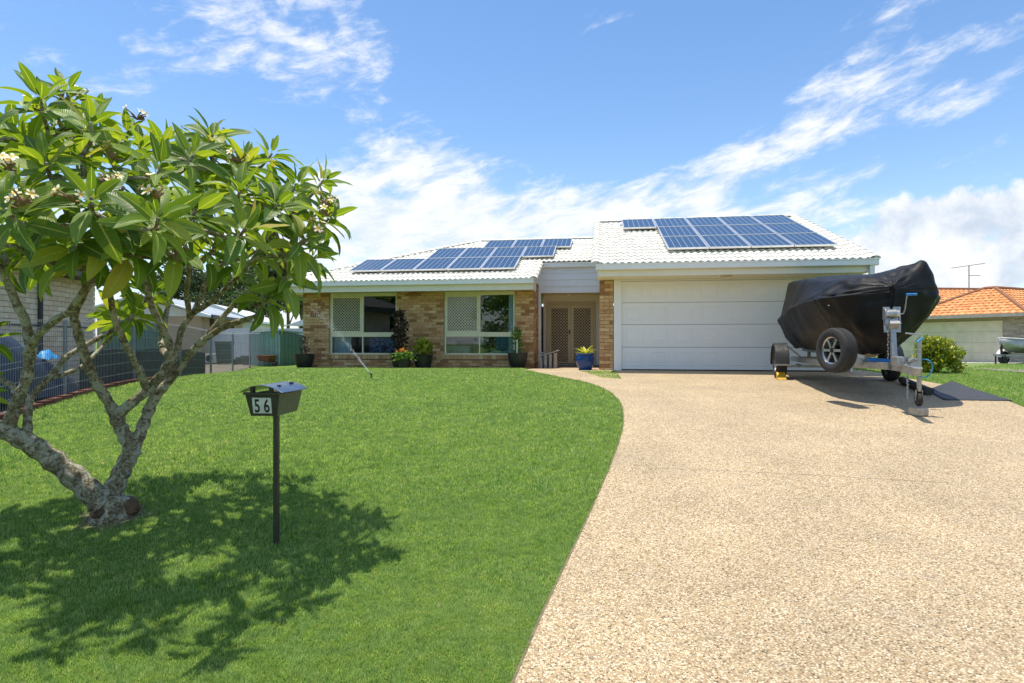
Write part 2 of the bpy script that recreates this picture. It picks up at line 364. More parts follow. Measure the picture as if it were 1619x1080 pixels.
mat('garage_white', (.90, .885, .855), .45, c2=(.88, .865, .835), scale=2, bump=.05, bscale=200)
mat('window_cream', (.80, .73, .48), .4, c2=(.70, .66, .46), scale=4)
mat('door_cream', (.62, .50, .28), .4, c2=(.56, .45, .25), scale=4)
mat('clad_white', (.80, .81, .84), .5, c2=(.76, .77, .80), scale=4)
mat('dark_gap', (.03, .03, .03), .8)
mat('concrete', (.42, .40, .36), .85, c2=(.34, .32, .28), scale=8, bump=.3)
glassmat('window_glass', .055)
V = 2.7; WALLB = -.3
# ---- wall cores (mortar)
m = MB(); core = .018
def wallbox(u0, u1, v0, v1, z0, z1): m.box(u0, u1, v0, v1, z0, z1)
W1 = (-8.62, -6.50, .31, 2.16); W2 = (-5.05, -2.95, .31, 2.16)
for (a, b_) in ((-9.48, W1[0]), (W1[1], W2[0]), (W2[1], -2.38)): m.box(a+core*(a == -9.48), b_-core*(b_ == -2.38), V+core, V+.2, WALLB, 2.2)
for W in (W1, W2): m.box(W[0], W[1], V+core, V+.2, WALLB, W[2])
m.build('wall', MATS['mortar'], house)
m = MB(); m.box(-2.58, -2.38-core, V+.2, 4.9, WALLB, 2.55); m.build('wall', MATS['mortar'], house)           # return wall into the porch
m = MB(); m.box(-.52+core, -.20, 0+core, .34, WALLB, 2.2); m.box(-.52+core, -.3, .34, 4.9, WALLB, 2.35); m.build('wall', MATS['mortar'], house)   # garage pillar and side
m = MB(); m.box(4.75, 5.05, .02, 9, WALLB, 2.2); m.box(-9.46, -9.26, V+.2, 11.5, WALLB, 2.2); m.box(-9.46, 5.05, 11.3, 11.5, WALLB, 2.2); m.build('wall', MATS['mortar'], house)
# ---- bricks
bm_ = MB(); bm_.box(-.5, .5, 0, 1, 0, 1); ob = bm_.build('brick', MATS['brick'], house); BRICK = ob.data; bpy.data.objects.remove(ob)
pieces = []   # (u0,u1,v0,z0,h) front-facing bricks
def course_wall(u0, u1, z0, z1, v, holes):
    z = z0; k = 0
    while z < z1-.02:
        h = min(.076, z1-z); u = u0-(.12 if k % 2 else 0)
        while u < u1-.02:
            a, b_ = max(u, u0), min(u+.23, u1); u += .24
            segs = [(a, b_)]
            for (h0, h1, hz0, hz1) in holes:
                if z+h > hz0+.01 and z < hz1-.01:
                    ns = []
                    for (p, q) in segs:
                        if q <= h0 or p >= h1: ns.append((p, q)); continue
                        if p < h0-.03: ns.append((p, h0))
                        if q > h1+.03: ns.append((h1, q))
                    segs = ns
            for (p, q) in segs:
                if q-p > .025: pieces.append((p, q, v, z, h))
        z += .086; k += 1
course_wall(-.52, -.20, -.10, 2.14, 0, [])
npil = len(pieces)
holes = [(W1[0]-.02, W1[1]+.02, .17, 2.3), (W2[0]-.02, W2[1]+.02, .17, 2.3)]
course_wall(-9.48, -2.38, -.28, 2.16, V, holes)
front = pieces[npil:]; front.sort(key=lambda p: -p[0]); chosen = pieces[:npil]+front[:300-npil-36]; rest = front[300-npil-36:]
for (p, q, v, z, h) in chosen:
    share('brick', BRICK, house, ((p+q)/2, v+random.uniform(-.003, .003), z), (q-p, .03, h))
m = MB()
for (p, q, v, z, h) in rest:
    dv = random.uniform(-.003, .003); m.box(p, q, v+dv, v+.03, z, z+h)
z = -.28; k = 0
while z < 2.95:                                   # return wall, seen edge on, and its twin on the garage side
    vv = V+.12*(k % 2)+.035
    while vv < 4.85:
        if z+.076 < 2.36+(vv-1.83)*.37-.06: m.box(-2.41, -2.378, vv, min(vv+.23, 4.88), z, z+.076)
        if vv > V+.5 and z < 2.2: m.box(-.522, -.49, vv, min(vv+.23, 4.88), z, z+.076)
        vv += .24
    z += .086; k += 1
tag(m.build('brickwork', MATS['brick'], house), kind='stuff')
# sills of bricks on edge
for W in (W1, W2):
    sb = MB(); sb.box(-.5, .5, 0, 1, 0, 1); n = 18; stp = (W[1]-W[0]+.16)/n
    for i in range(n):
        share('brick', BRICK, house, (W[0]-.08+stp*(i+.5), V-.028+random.uniform(-.002, .002), .172), (stp-.010, .14, .128))
    m = MB(); m.box(W[0]-.08, W[1]+.08, V-.015, V+.1, .178, .29); m.build('sill_mortar', MATS['mortar'], house)
# ---- windows
def lattice(u0, u1, z0, z1, v, step, th):
    m = MB(); w_, h_ = u1-u0, z1-z0
    s = -h_
    while s < w_:
        # rising bar: from (s,0) to (s+h,h)
        a = max(0, -s); b_ = min(h_, w_-s)
        if b_-a > .02:
            for sg in (0, 1):
                p = Vector((u0+s+a, v+.006*sg, z0+a)) if not sg else Vector((u1-s-a, v+.006*sg, z0+a))
                q = Vector((u0+s+b_, v+.006*sg, z0+b_)) if not sg else Vector((u1-s-b_, v+.006*sg, z0+b_))
                m.beam(p, q, .005, th, (0, 1, 0)) if False else m.beam(p, q, th, .005, (0, 1, 0))
        s += step
    return m
def window(W, mull, rooms):
    u0, u1, z0, z1 = W; wn_ = empty('window', (0, 0, 0)); wn_.parent = house
    fw = .05; v = V+.05
    m = MB(); m.box(u0, u1, v, v+.07, z1-.11, z1); m.box(u0, u1, v, v+.07, z0, z0+.035); m.box(u0, u0+fw, v, v+.07, z0+.035, z1-.11); m.box(u1-fw, u1, v, v+.07, z0+.035, z1-.11)
    m.build('frame', MATS['window_cream'], wn_, bevel=.004)
    m = MB(); m.box(u0+fw, u1-fw, v-.004, v+.074, .83, .965); m.build('transom', MATS['window_cream'], wn_, bevel=.004)
    m = MB(); m.box(mull-.028, mull+.028, v-.002, v+.06, .965, z1-.11); m.box(mull-.018, mull+.018, v+.002, v+.06, z0+.035, .83); m.build('mullion', MATS['window_cream'], wn_, bevel=.003)
    m = MB(); a, b_, c_, d_ = u0+fw, mull-.028, .965, z1-.11
    m.box(a, b_, v-.014, v-.004, d_-.05, d_); m.box(a, b_, v-.014, v-.004, c_, c_+.04); m.box(a, a+.045, v-.014, v-.004, c_+.04, d_-.05); m.box(b_-.045, b_, v-.014, v-.004, c_+.04, d_-.05)
    sc = m.build('screen_frame', MATS['window_cream'], wn_)
    lattice(a+.045, b_-.045, c_+.04, d_-.05, v-.012, .088, .0115).build('screen_grille', MATS['window_cream'], wn_)
    for (p, q, r_, s_) in ((u0+fw, mull-.028, .965, z1-.11), (mull+.028, u1-fw, .965, z1-.11), (u0+fw, mull-.018, z0+.035, .83), (mull+.018, u1-fw, z0+.035, .83)):
        m = MB(); m.box(p, q, v+.03, v+.036, r_, s_); m.build('pane', MATS['window_glass'], wn_)
    m = MB(); m.box(u0-.02, u1+.02, v-.09, v-.002, z0-.016, z0-.002); m.build('sill_flashing', MATS['window_cream'], wn_)
    return wn_
window(W1, -7.59, 1); window(W2, -4.0, 2)
# rooms behind the glass
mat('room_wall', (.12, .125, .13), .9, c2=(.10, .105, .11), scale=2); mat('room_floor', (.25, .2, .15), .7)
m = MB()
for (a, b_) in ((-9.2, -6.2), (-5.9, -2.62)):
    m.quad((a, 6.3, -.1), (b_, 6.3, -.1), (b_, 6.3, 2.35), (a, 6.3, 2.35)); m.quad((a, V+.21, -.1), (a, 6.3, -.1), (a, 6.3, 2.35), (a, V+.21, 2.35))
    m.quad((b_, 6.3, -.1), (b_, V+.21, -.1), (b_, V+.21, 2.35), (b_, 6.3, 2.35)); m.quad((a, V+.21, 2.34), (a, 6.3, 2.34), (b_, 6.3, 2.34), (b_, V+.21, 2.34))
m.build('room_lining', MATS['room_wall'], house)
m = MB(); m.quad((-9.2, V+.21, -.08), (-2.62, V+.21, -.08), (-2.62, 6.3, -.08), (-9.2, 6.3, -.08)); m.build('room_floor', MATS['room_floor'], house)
# ---- eaves, fascia, gutters
def gutter(name, u0, u1, v, z, m_=None):
    # quad profile, z = top of the gutter
    pr = [(-.005, 0), (-.018, -.004), (-.018, -.018), (-.008, -.028), (-.008, -.125), (.0, -.135), (.11, -.135), (.118, -.01), (.108, -.01), (.10, -.125), (.006, -.118), (.004, -.01)]
    m = MB(); n = len(pr)
    for u in (u0, u1): m.v += [(u, v+a, z+b_) for a, b_ in pr]
    for i in range(n): m.f.append((i, (i+1) % n, n+(i+1) % n, n+i))
    m.f.append(tuple(range(n-1, -1, -1))); m.f.append(tuple(range(n, 2*n)))
    return m.build(name, m_ or MATS['white_gutter'], house)
GE = -.97      # garage gutter front
gutter('gutter', -.60, 5.22, GE, 2.415)
m = MB(); m.box(-.56, 4.98, GE+.12, GE+.15, 2.145, 2.40); m.build('fascia', MATS['cream_paint'], house)
m = MB(); m.box(-.56, 5.0, GE+.15, .03, 2.15, 2.165); m.build('soffit', MATS['soffit_paint'], house)
m = MB(); m.box(4.98, 5.16, GE+.118, 9.5, 2.16, 2.40); m.build('barge_board', MATS['cream_paint'], house)
m = MB(); m.box(5.06, 5.15, GE+.02, GE+.11, 2.06, 2.28); m.build('downpipe_nozzle', MATS['white_gutter'], house)
m = MB(); m.box(5.06, 5.13, .1, .2, -.1, 2.2); m.build('downpipe', MATS['white_gutter'], house)
LE = V-.87
gutter('gutter', -10.12, -2.30, LE, 2.42)
m = MB(); m.box(-10.0, -2.36, LE+.12, LE+.15, 2.12, 2.40); m.box(-10.0, -9.97, LE+.15, 12, 2.12, 2.4); m.build('fascia', MATS['cream_paint'], house)
m = MB(); m.box(-9.97, -2.36, LE+.15, V+.03, 2.165, 2.18); m.box(-9.97, -9.44, V+.03, 12, 2.165, 2.18); m.build('soffit', MATS['soffit_paint'], house)
m = MB(); m.box(-2.365, -2.335, LE+.12, V+.02, 2.12, 2.42); m.build('barge_end', MATS['cream_paint'], house)
# triangle of wall above the return, under the verge
m = MB(); t20 = math.tan(R(20.5))
m.v = [(-2.37, LE+.12, 2.40), (-2.37, 3.8, 2.40), (-2.37, 3.8, 2.40+(3.8-LE-.12)*t20-.03), (-2.345, LE+.12, 2.40), (-2.345, 3.8, 2.40), (-2.345, 3.8, 2.40+(3.8-LE-.12)*t20-.03)]
m.f = [(0, 2, 1), (3, 4, 5), (0, 1, 4, 3), (1, 2, 5, 4), (2, 0, 3, 5)]; m.build('barge_board', MATS['cream_paint'], house)
# ---- porch
PV = 3.72
gutter('gutter', -2.30, -.53, PV-.12, 3.06)
m = MB(); m.box(-2.33, -.50, PV+.012, PV+.10, 2.17, 2.98); m.build('porch_beam', MATS['clad_white'], house)
for i in range(4):
    z0 = 2.16+.2*i; m = MB(); n = 0
    m.v = [(-2.33, PV-.022, z0), (-.52, PV-.022, z0), (-.52, PV-.002, z0+.2), (-2.33, PV-.002, z0+.2), (-2.33, PV+.01, z0), (-.52, PV+.01, z0), (-.52, PV+.01, z0+.2), (-2.33, PV+.01, z0+.2)]
    m.f = [(0,1,2,3), (4,7,6,5), (0,4,5,1), (1,5,6,2), (2,6,7,3), (3,7,4,0)]; m.build('board', MATS['clad_white'], house)
m = MB(); m.box(-2.37, -2.29, PV-.03, PV+.06, -.16, 3.0); m.build('porch_post', MATS['clad_white'], house, bevel=.006)
m = MB(); m.box(-2.33, -.5, PV+.1, 4.9, 2.19, 2.21); m.build('porch_ceiling', MATS['soffit_paint'], house)
m = MB(); m.box(-2.33, -.5, 4.9, 5.05, WALLB, 3.0); m.build('wall', MATS['cream_paint'], house)
m = MB(); m.box(-1.56, -1.42, 4.55, 4.69, 2.12, 2.19); m.build('porch_light', MATS['white_gutter'], house)
# double security door
dr = empty('front_door', (0, 0, 0)); dr.parent = house
DV = 4.86; u0, u1, z0, z1 = -2.22, -.66, -.03, 1.95
m = MB(); m.box(u0, u0+.06, DV-.02, DV+.03, z0, z1); m.box(u1-.06, u1, DV-.02, DV+.03, z0, z1); m.box(u0+.06, u1-.06, DV-.02, DV+.03, z1-.07, z1); m.build('frame', MATS['door_cream'], dr)
mid = (u0+u1)/2
for (a, b_) in ((u0+.065, mid-.004), (mid+.004, u1-.065)):
    m = MB(); s_ = .085; m.box(a, a+s_, DV-.04, DV-.005, z0+.02, z1-.075); m.box(b_-s_, b_, DV-.04, DV-.005, z0+.02, z1-.075); m.box(a+s_, b_-s_, DV-.04, DV-.005, z1-.075-.12, z1-.075); m.box(a+s_, b_-s_, DV-.04, DV-.005, z0+.02, z0+.06)
    m.build('leaf_frame', MATS['door_cream'], dr)
    lattice(a+s_, b_-s_, z0+.06, z1-.195, DV-.03, .095, .016).build('grille', MATS['door_cream'], dr)
m = MB(); m.box(u0+.06, u1-.06, DV+.0, DV+.02, z0, z1-.07); m.build('dark_screen', mat('dark_timber', (.035, .025, .018), .5, c2=(.05, .035, .025), scale=3), dr)
m = MB(); m.box(mid-.055, mid-.025, DV-.07, DV-.04, .92, 1.07); m.tube([(mid-.04, DV-.08, 1.0), (mid-.13, DV-.085, 1.0)], .009, 6); m.build('handle', MATS['dark_gap'], dr)
m = MB(); m.box(-2.3, -.56, 4.5, 4.9, -.30, -.06); m.build('door_step', mat('grey_tile', (.16, .155, .15), .6, c2=(.2, .19, .18), scale=6), house)
m = MB()
for i in range(3): m.box(-2.3+.58*i+.003, -2.3+.58*(i+1)-.003, 4.485, 4.5, -.19, -.065)
m.build('step_tile', MATS['grey_tile'], house)
# ---- garage door: four sections with pressed panels
gd = empty('garage_door', (0, 0, 0)); gd.parent = house
GV = .07; du0, du1 = 0.0, 4.62; zs = [0.03, .555, 1.09, 1.61, 2.115]
for i in range(4):
    sec = MB(); sec.box(du0, du1, GV, GV+.04, zs[i]+.004, zs[i+1]-.004); so_ = sec.build('door_section', MATS['garage_white'], gd, bevel=.003)
    n = 8; pw = (du1-du0)/n
    for j in range(n):
        a, b_, c_, d_ = du0+pw*j+.09, du0+pw*(j+1)-.09, zs[i]+.10, zs[i+1]-.10
        p = MB()
        # raised field inside a pressed groove
        def ring(e, v): return [(a+e, v, c_+e), (b_-e, v, c_+e), (b_-e, v, d_-e), (a+e, v, d_-e)]
        lv = [ring(0, GV-.0015), ring(.008, GV-.008), ring(.02, GV-.008), ring(.032, GV-.003), ring(.05, GV-.003), ring(.065, GV-.008)]
        p.v = [q for r_ in lv for q in r_]
        for k in range(len(lv)-1):
            for s_ in range(4): p.f.append((k*4+s_, k*4+(s_+1) % 4, (k+1)*4+(s_+1) % 4, (k+1)*4+s_))
        p.f.append(tuple((len(lv)-1)*4+s_ for s_ in range(4)))
        p.build('panel', MATS['garage_white'], so_)
m = MB(); m.box(du0, du1, GV+.01, GV+.06, -.03, .03); m.build('bottom_seal', MATS['dark_gap'], gd)
m = MB(); m.box(du0-.01, du1+.01, GV+.05, GV+.08, 0, 2.14); m.build('door_backing', MATS['dark_gap'], gd)
m = MB(); m.box(-.185, -.004, -.005, .12, -.06, 2.147); m.box(du1+.004, du1+.18, -.005, .12, -.06, 2.147); m.box(-.004, du1+.004, .0, .12, 2.118, 2.147); m.build('garage_trim', MATS['garage_white'], house, bevel=.004)
m = MB(); m.box(2.15, 2.37, -.62, -.5, 2.06, 2.15); m.build('soffit_light', mat('lamp_plastic', (.7, .62, .45), .4), house, bevel=.02)
# ---- roofs
mat('roof_deck', (.5, .5, .49), .9)
randmat('roof_tile', [(0, (.68, .655, .575)), (.5, (.75, .725, .645)), (1, (.82, .795, .715))], .8, .3, 60, .22, 4)
roof = empty('roof', (0, 0, 0)); roof.parent = house
GR = (4.33, 2.42+(4.33-GE-.0)*t20)     # garage ridge v, z
LR = (7.05, 2.42+(7.05-LE)*t20)
ZO = 2.40
def gzroof(v): return ZO+(v-GE)*t20
def lzroof(v): return ZO+(v-LE)*t20
m = MB()
e = .03
m.quad((-.55, GE+.05, gzroof(GE+.05)-e), (5.12, GE+.05, gzroof(GE+.05)-e), (5.12, GR[0], gzroof(GR[0])-e), (-.55, GR[0], gzroof(GR[0])-e))
m.quad((-.55, GR[0], gzroof(GR[0])-e), (5.12, GR[0], gzroof(GR[0])-e), (5.12, GR[0]+5.2, gzroof(GR[0])-e-5.2*t20), (-.55, GR[0]+5.2, gzroof(GR[0])-e-5.2*t20))
m.v += [(5.05, GE+.2, 2.2), (5.05, GR[0], gzroof(GR[0])-e), (5.05, GR[0]+5.1, 2.2)]; m.f.append((len(m.v)-3, len(m.v)-2, len(m.v)-1))
m.v += [(-.5, GE+.2, 2.35), (-.5, GR[0], gzroof(GR[0])-e), (-.5, GR[0]+5.1, 2.35)]; m.f.append((len(m.v)-3, len(m.v)-1, len(m.v)-2))
hl = -10.06
m.quad((hl, LE+.05, lzroof(LE+.05)-e), (-2.36, LE+.05, lzroof(LE+.05)-e), (-2.36, PV, lzroof(PV)-e), (hl+PV-LE, PV, lzroof(PV)-e))
m.quad((hl+PV-LE, PV, lzroof(PV)-e), (-.5, PV-.02, lzroof(PV-.02)-e), (-.5, LR[0], lzroof(LR[0])-e), (hl+LR[0]-LE, LR[0], lzroof(LR[0])-e))
m.tri((hl, LE+.05, lzroof(LE)-e), (hl+LR[0]-LE, LR[0], lzroof(LR[0])-e), (hl, 2*LR[0]-LE, lzroof(LE)-e))
m.quad((hl, 2*LR[0]-LE, lzroof(LE)-e), (hl+LR[0]-LE, LR[0], lzroof(LR[0])-e), (0.5, LR[0], lzroof(LR[0])-e), (0.5, 2*LR[0]-LE, lzroof(LE)-e))
m.build('roof_deck', MATS['roof_deck'], roof)
# one tile: two shallow rolls, a front lip
TW, TL_ = .305, .335
tm = MB(); ns = 8
def roll(x): return .034*(.5-.5*math.cos(4*math.pi*x))
for i in range(ns+1):
    x = i/ns; tm.v += [((x-.5)*TW, 0, roll(x)+.028), ((x-.5)*TW, TL_+.03, roll(x)), ((x-.5)*TW, 0, roll(x)-.004)]
for i in range(ns):
    tm.f += [(3*i, 3*i+3, 3*i+4, 3*i+1), (3*i+2, 3*i+5, 3*i+3, 3*i)]
ob = tm.build('tile', MATS['roof_tile'], roof, smooth=True); ob.data.set_sharp_from_angle(angle=R(50)); TILE = ob.data; bpy.data.objects.remove(ob)
ps = R(20.5)
def tile_mat(u, v, z): return Matrix.Translation((u, v, z)) @ Matrix.Rotation(ps, 4, 'X')
tiles = []
nrow = int((GR[0]-GE)/math.cos(ps)/TL_)+1
for r_ in range(16):
    d = r_*TL_*math.cos(ps)
    for c_ in range(19):
        u = -.56+TW*(c_+.5); v = GE+.0+d; tiles.append((u, v, gzroof(v)-.005, 0))
far = []
for r_ in range(16):
    d = r_*TL_*math.cos(ps); v = LE+d
    for c_ in range(32):
        u = -.45-TW*(c_+.5)-.0
        if v < PV-.2 and u > -2.30-TW*.4: continue
        if u-TW*.3 < hl+(v-LE)+.02: continue
        far.append((u, v, lzroof(v)-.005))
for (u, v, z, k) in tiles[:300]: share('tile', TILE, roof, M=tile_mat(u, v, z))
me = TILE; tv = [Vector(x.co) for x in me.vertices]; tf = [tuple(p.vertices) for p in me.polygons]
m = MB()
for (u, v, z) in [t_[:3] for t_ in tiles[300:]]+far:
    M = tile_mat(u, v, z); n = len(m.v); m.v += [tuple(M @ p) for p in tv]; m.f += [tuple(n+i for i in f_) for f_ in tf]
tag(m.build('tiling', MATS['roof_tile'], roof, smooth=True), kind='stuff').data.set_sharp_from_angle(angle=R(50))
# ridge, hip and verge caps
cp = MB(); ns = 6
for yy, rr, zz_ in ((0, .115, .0), (.36, .10, -.012)):
    for i in range(ns+1):
        a = math.pi*(i/ns); cp.v.append((rr*math.cos(a), yy, rr*.62*math.sin(a)+zz_))
for i in range(ns): cp.f.append((i, i+1, ns+1+i+1, ns+1+i))
for i in range(ns+1): cp.v.append((cp.v[i][0]*.9, 0, cp.v[i][2]*.85-.006))
for i in range(ns): cp.f.append((i+1, i, 2*ns+2+i, 2*ns+3+i))
ob = cp.build('ridge_cap', MATS['roof_tile'], roof, smooth=True); ob.data.set_sharp_from_angle(angle=R(50)); CAP = ob.data; bpy.data.objects.remove(ob)
def caps(a, b_, up=(0, 0, 1), flip=False):
    a, b_ = Vector(a), Vector(b_); d = (b_-a); L = d.length; d.normalize(); n = max(1, int(L/.33)); st = L/n
    x = d.cross(Vector(up)).normalized(); z = x.cross(d)
    for i in range(n):
        p = a+d*st*i; M = Matrix((x, d, z)).transposed().to_4x4(); M.translation = p
        share('ridge_cap', CAP, roof, M=M)
caps((-.60, GR[0], gzroof(GR[0])+.015), (5.14, GR[0], gzroof(GR[0])+.015))
caps((hl+LR[0]-LE, LR[0], lzroof(LR[0])+.015), (-.5, LR[0], lzroof(LR[0])+.015))
caps((hl+.02, LE+.02, lzroof(LE)+.03), (hl+LR[0]-LE, LR[0], lzroof(LR[0])+.03))
caps((5.15, GE+.0, gzroof(GE)+.015), (5.15, GR[0], gzroof(GR[0])+.015))
caps((-.60, GE+.0, gzroof(GE)+.01), (-.60, GR[0], gzroof(GR[0])+.01))
caps((-2.31, LE, lzroof(LE)+.01), (-2.31, PV-.15, lzroof(PV-.15)+.01))
# ---- solar panels
m, t, b = newmat('solar_cells')
uv = nd(t, 'ShaderNodeUVMap').outputs[0]; sp = nd(t, 'ShaderNodeSeparateXYZ'); t.links.new(uv, sp.inputs[0])
def lines(src, n, wdt, pp=.5):
    a = nd(t, 'ShaderNodeMath', operation='MULTIPLY'); t.links.new(src, a.inputs[0]); a.inputs[1].default_value = n
    f = nd(t, 'ShaderNodeMath', operation='FRACT'); t.links.new(a.outputs[0], f.inputs[0])
    s = nd(t, 'ShaderNodeMath', operation='SUBTRACT'); t.links.new(f.outputs[0], s.inputs[0]); s.inputs[1].default_value = .5
    ab = nd(t, 'ShaderNodeMath', operation='ABSOLUTE'); t.links.new(s.outputs[0], ab.inputs[0])
    g = nd(t, 'ShaderNodeMath', operation='GREATER_THAN'); t.links.new(ab.outputs[0], g.inputs[0]); g.inputs[1].default_value = .5-wdt
    return g.outputs[0]
ge = nd(t, 'ShaderNodeNewGeometry'); oi = nd(t, 'ShaderNodeObjectInfo')
vor = nd(t, 'ShaderNodeTexVoronoi'); vor.inputs['Scale'].default_value = 40; t.links.new(ge.outputs['Position'], vor.inputs['Vector']); sc_ = nd(t, 'ShaderNodeSeparateColor'); t.links.new(vor.outputs['Color'], sc_.inputs[0])
c = tmix(t, sc_.outputs[0], (.013, .028, .060), (.024, .050, .095))
c = tmix(t, lines(sp.outputs[1], 10, .018), c, (.18, .24, .34)); c = tmix(t, lines(sp.outputs[0], 6, .032), c, (.42, .45, .50))
t.links.new(c, b.inputs['Base Color']); b.inputs['Roughness'].default_value = .12; b.inputs['Specular IOR Level'].default_value = .5
mat('aluminium', (.72, .73, .74), .35, .85, c2=(.62, .63, .64), scale=9)
def panel(u0, v0, pw, ph, zfun):
    p = empty('solar_panel', (0, 0, 0)); p.parent = house
    p.matrix_local = Matrix.Translation((u0, v0, zfun(v0)+.13)) @ Matrix.Rotation(ps, 4, 'X')
    g = .028; m = MB(); m.box(0, pw, 0, g, -.02, .02); m.box(0, pw, ph-g, ph, -.02, .02); m.box(0, g, g, ph-g, -.02, .02); m.box(pw-g, pw, g, ph-g, -.02, .02); m.build('frame', MATS['aluminium'], p)
    m = MB(); m.quad((g, g, .012), (pw-g, g, .012), (pw-g, ph-g, .012), (g, ph-g, .012)); o = m.build('cells', MATS['solar_cells'], p)
    ul = o.data.uv_layers.new(name='UVMap')
    for li, q in enumerate(((0, 0), (1, 0), (1, 1), (0, 1))): ul.data[li].uv = q
    m = MB(); m.quad((g, g, -.018), (g, ph-g, -.018), (pw-g, ph-g, -.018), (pw-g, g, -.018)); m.build('backsheet', MATS['white_gutter'], p)
def grid(rows_, zfun, u0, v0, pw, rl):
    for r_, (c0, c1) in enumerate(rows_):
        for c_ in range(c0, c1): panel(u0+pw*c_, v0+rl*math.cos(ps)*r_, pw-.015, rl-.015, zfun)
grid([(0, 4), (0, 4), (-1, 4)], gzroof, 1.05, -.03-.12, .925, 1.43)
grid([(0, 5), (2, 6), (3.5, 6.5)][:2], lzroof, -7.93, 2.62-.12, 1.003, 1.50)
for c_ in range(3): panel(-4.40+.985*c_, 2.50+2*1.50*math.cos(ps)-.12, .985-.015, 1.36, lzroof)
mrl = MB()
for (a, b_, vv, zf) in ((1.0, 4.8, .35, gzroof), (1.0, 4.8, 2.1, gzroof), (0.05, 4.8, 3.3, gzroof), (-8.0, -2.85, 3.0, lzroof), (-6.0, -1.85, 4.6, lzroof), (-4.45, -1.4, 5.9, lzroof)):
    mrl.box(a, b_, vv, vv+.04, zf(vv)+.06, zf(vv)+.10)
mrl.build('mounting_rail', MATS['aluminium'], house)
# ================================================================== grass
leafmat('grass_blade', [(0, (.155, .285, .06)), (.35, (.235, .385, .095)), (.7, (.325, .465, .14)), (.92, (.45, .535, .205)), (1, (.59, .55, .30))], .5, .6, .2, tint=(1.45, 1.4, .95))
t = MATS['grass_blade'].node_tree; b = t.nodes['Principled BSDF']
# large soft patches of drier and lusher turf over the random blade tone
pos = nd(t, 'ShaderNodeNewGeometry').outputs['Position']
src = b.inputs['Base Color'].links[0].from_socket
pf = tmap(t, tnoise(t, .55, 5, .6, pos), .3, .7); pf2 = tmap(t, tnoise(t, 3.2, 4, .6, pos), .3, .7)
pc = tmix(t, pf, (.80, .90, .80), (1.16, 1.08, 1.1)); pc = tmix(t, .5, pc, tmix(t, pf2, (.68, .78, .75), (1.30, 1.18, 1.3)))
pf3 = tmap(t, tnoise(t, 15, 4, .65, pos), .34, .66); pc = tmix(t, 1.0, pc, tmix(t, pf3, (.70, .76, .72), (1.20, 1.15, 1.2)), 'MULTIPLY')
pf4 = tmap(t, tnoise(t, 6.5, 4, .6, pos, .4), .60, .74, 0, .55); pc = tmix(t, pf4, pc, (1.25, 1.0, 1.15))
nc = tmix(t, 1.0, src, pc, 'MULTIPLY')
for l in list(src.links):
    to = l.to_socket
    if to.node.type != 'MIX_RGB' or to.node.outputs[0] != nc: t.links.new(nc, to)
t.links.new(src, nc.node.inputs[1])
_tf = gp(172, 818); TFX, TFY = _tf.x+.03, _tf.y
FENCE_X = lambda y: -6.7-.194*(y-7.8)
def in_lawn(x, y):
    v = (x-HO.x)*math.sin(TH)+(y-HO.y)*math.cos(TH); u = (x-HO.x)*math.cos(TH)-(y-HO.y)*math.sin(TH)
    ok = (x < fL(y)+.016-.045*rng.random(x.shape)-.015*np.sin(y*9)*np.sin(y*23)) & (x > FENCE_X(y)+.12) & (v < 2.62)
    ok &= (np.hypot(x-TFX, y-TFY) > .14+.12*rng.random(x.shape))
    ok &= ~((v > -.1) & (u > -2.45) & (v > (u+2.45)*-1.5-.4))
    return ok
def in_verge(x, y): return (x > fR(y)+.012*rng.random(x.shape)+.01) & (y < 25) & (x < 40)
TRI = [gp(915, 587.3), gp(974, 588.6), gp(983, 600.5), gp(950, 598)]
def in_tri(x, y):
    ok = np.ones(x.shape, bool)
    for i in range(len(TRI)):
        a, b_ = TRI[i], TRI[(i+1) % len(TRI)]; ok &= ((b_.x-a.x)*(y-a.y)-(b_.y-a.y)*(x-a.x)) < 0
    return ok
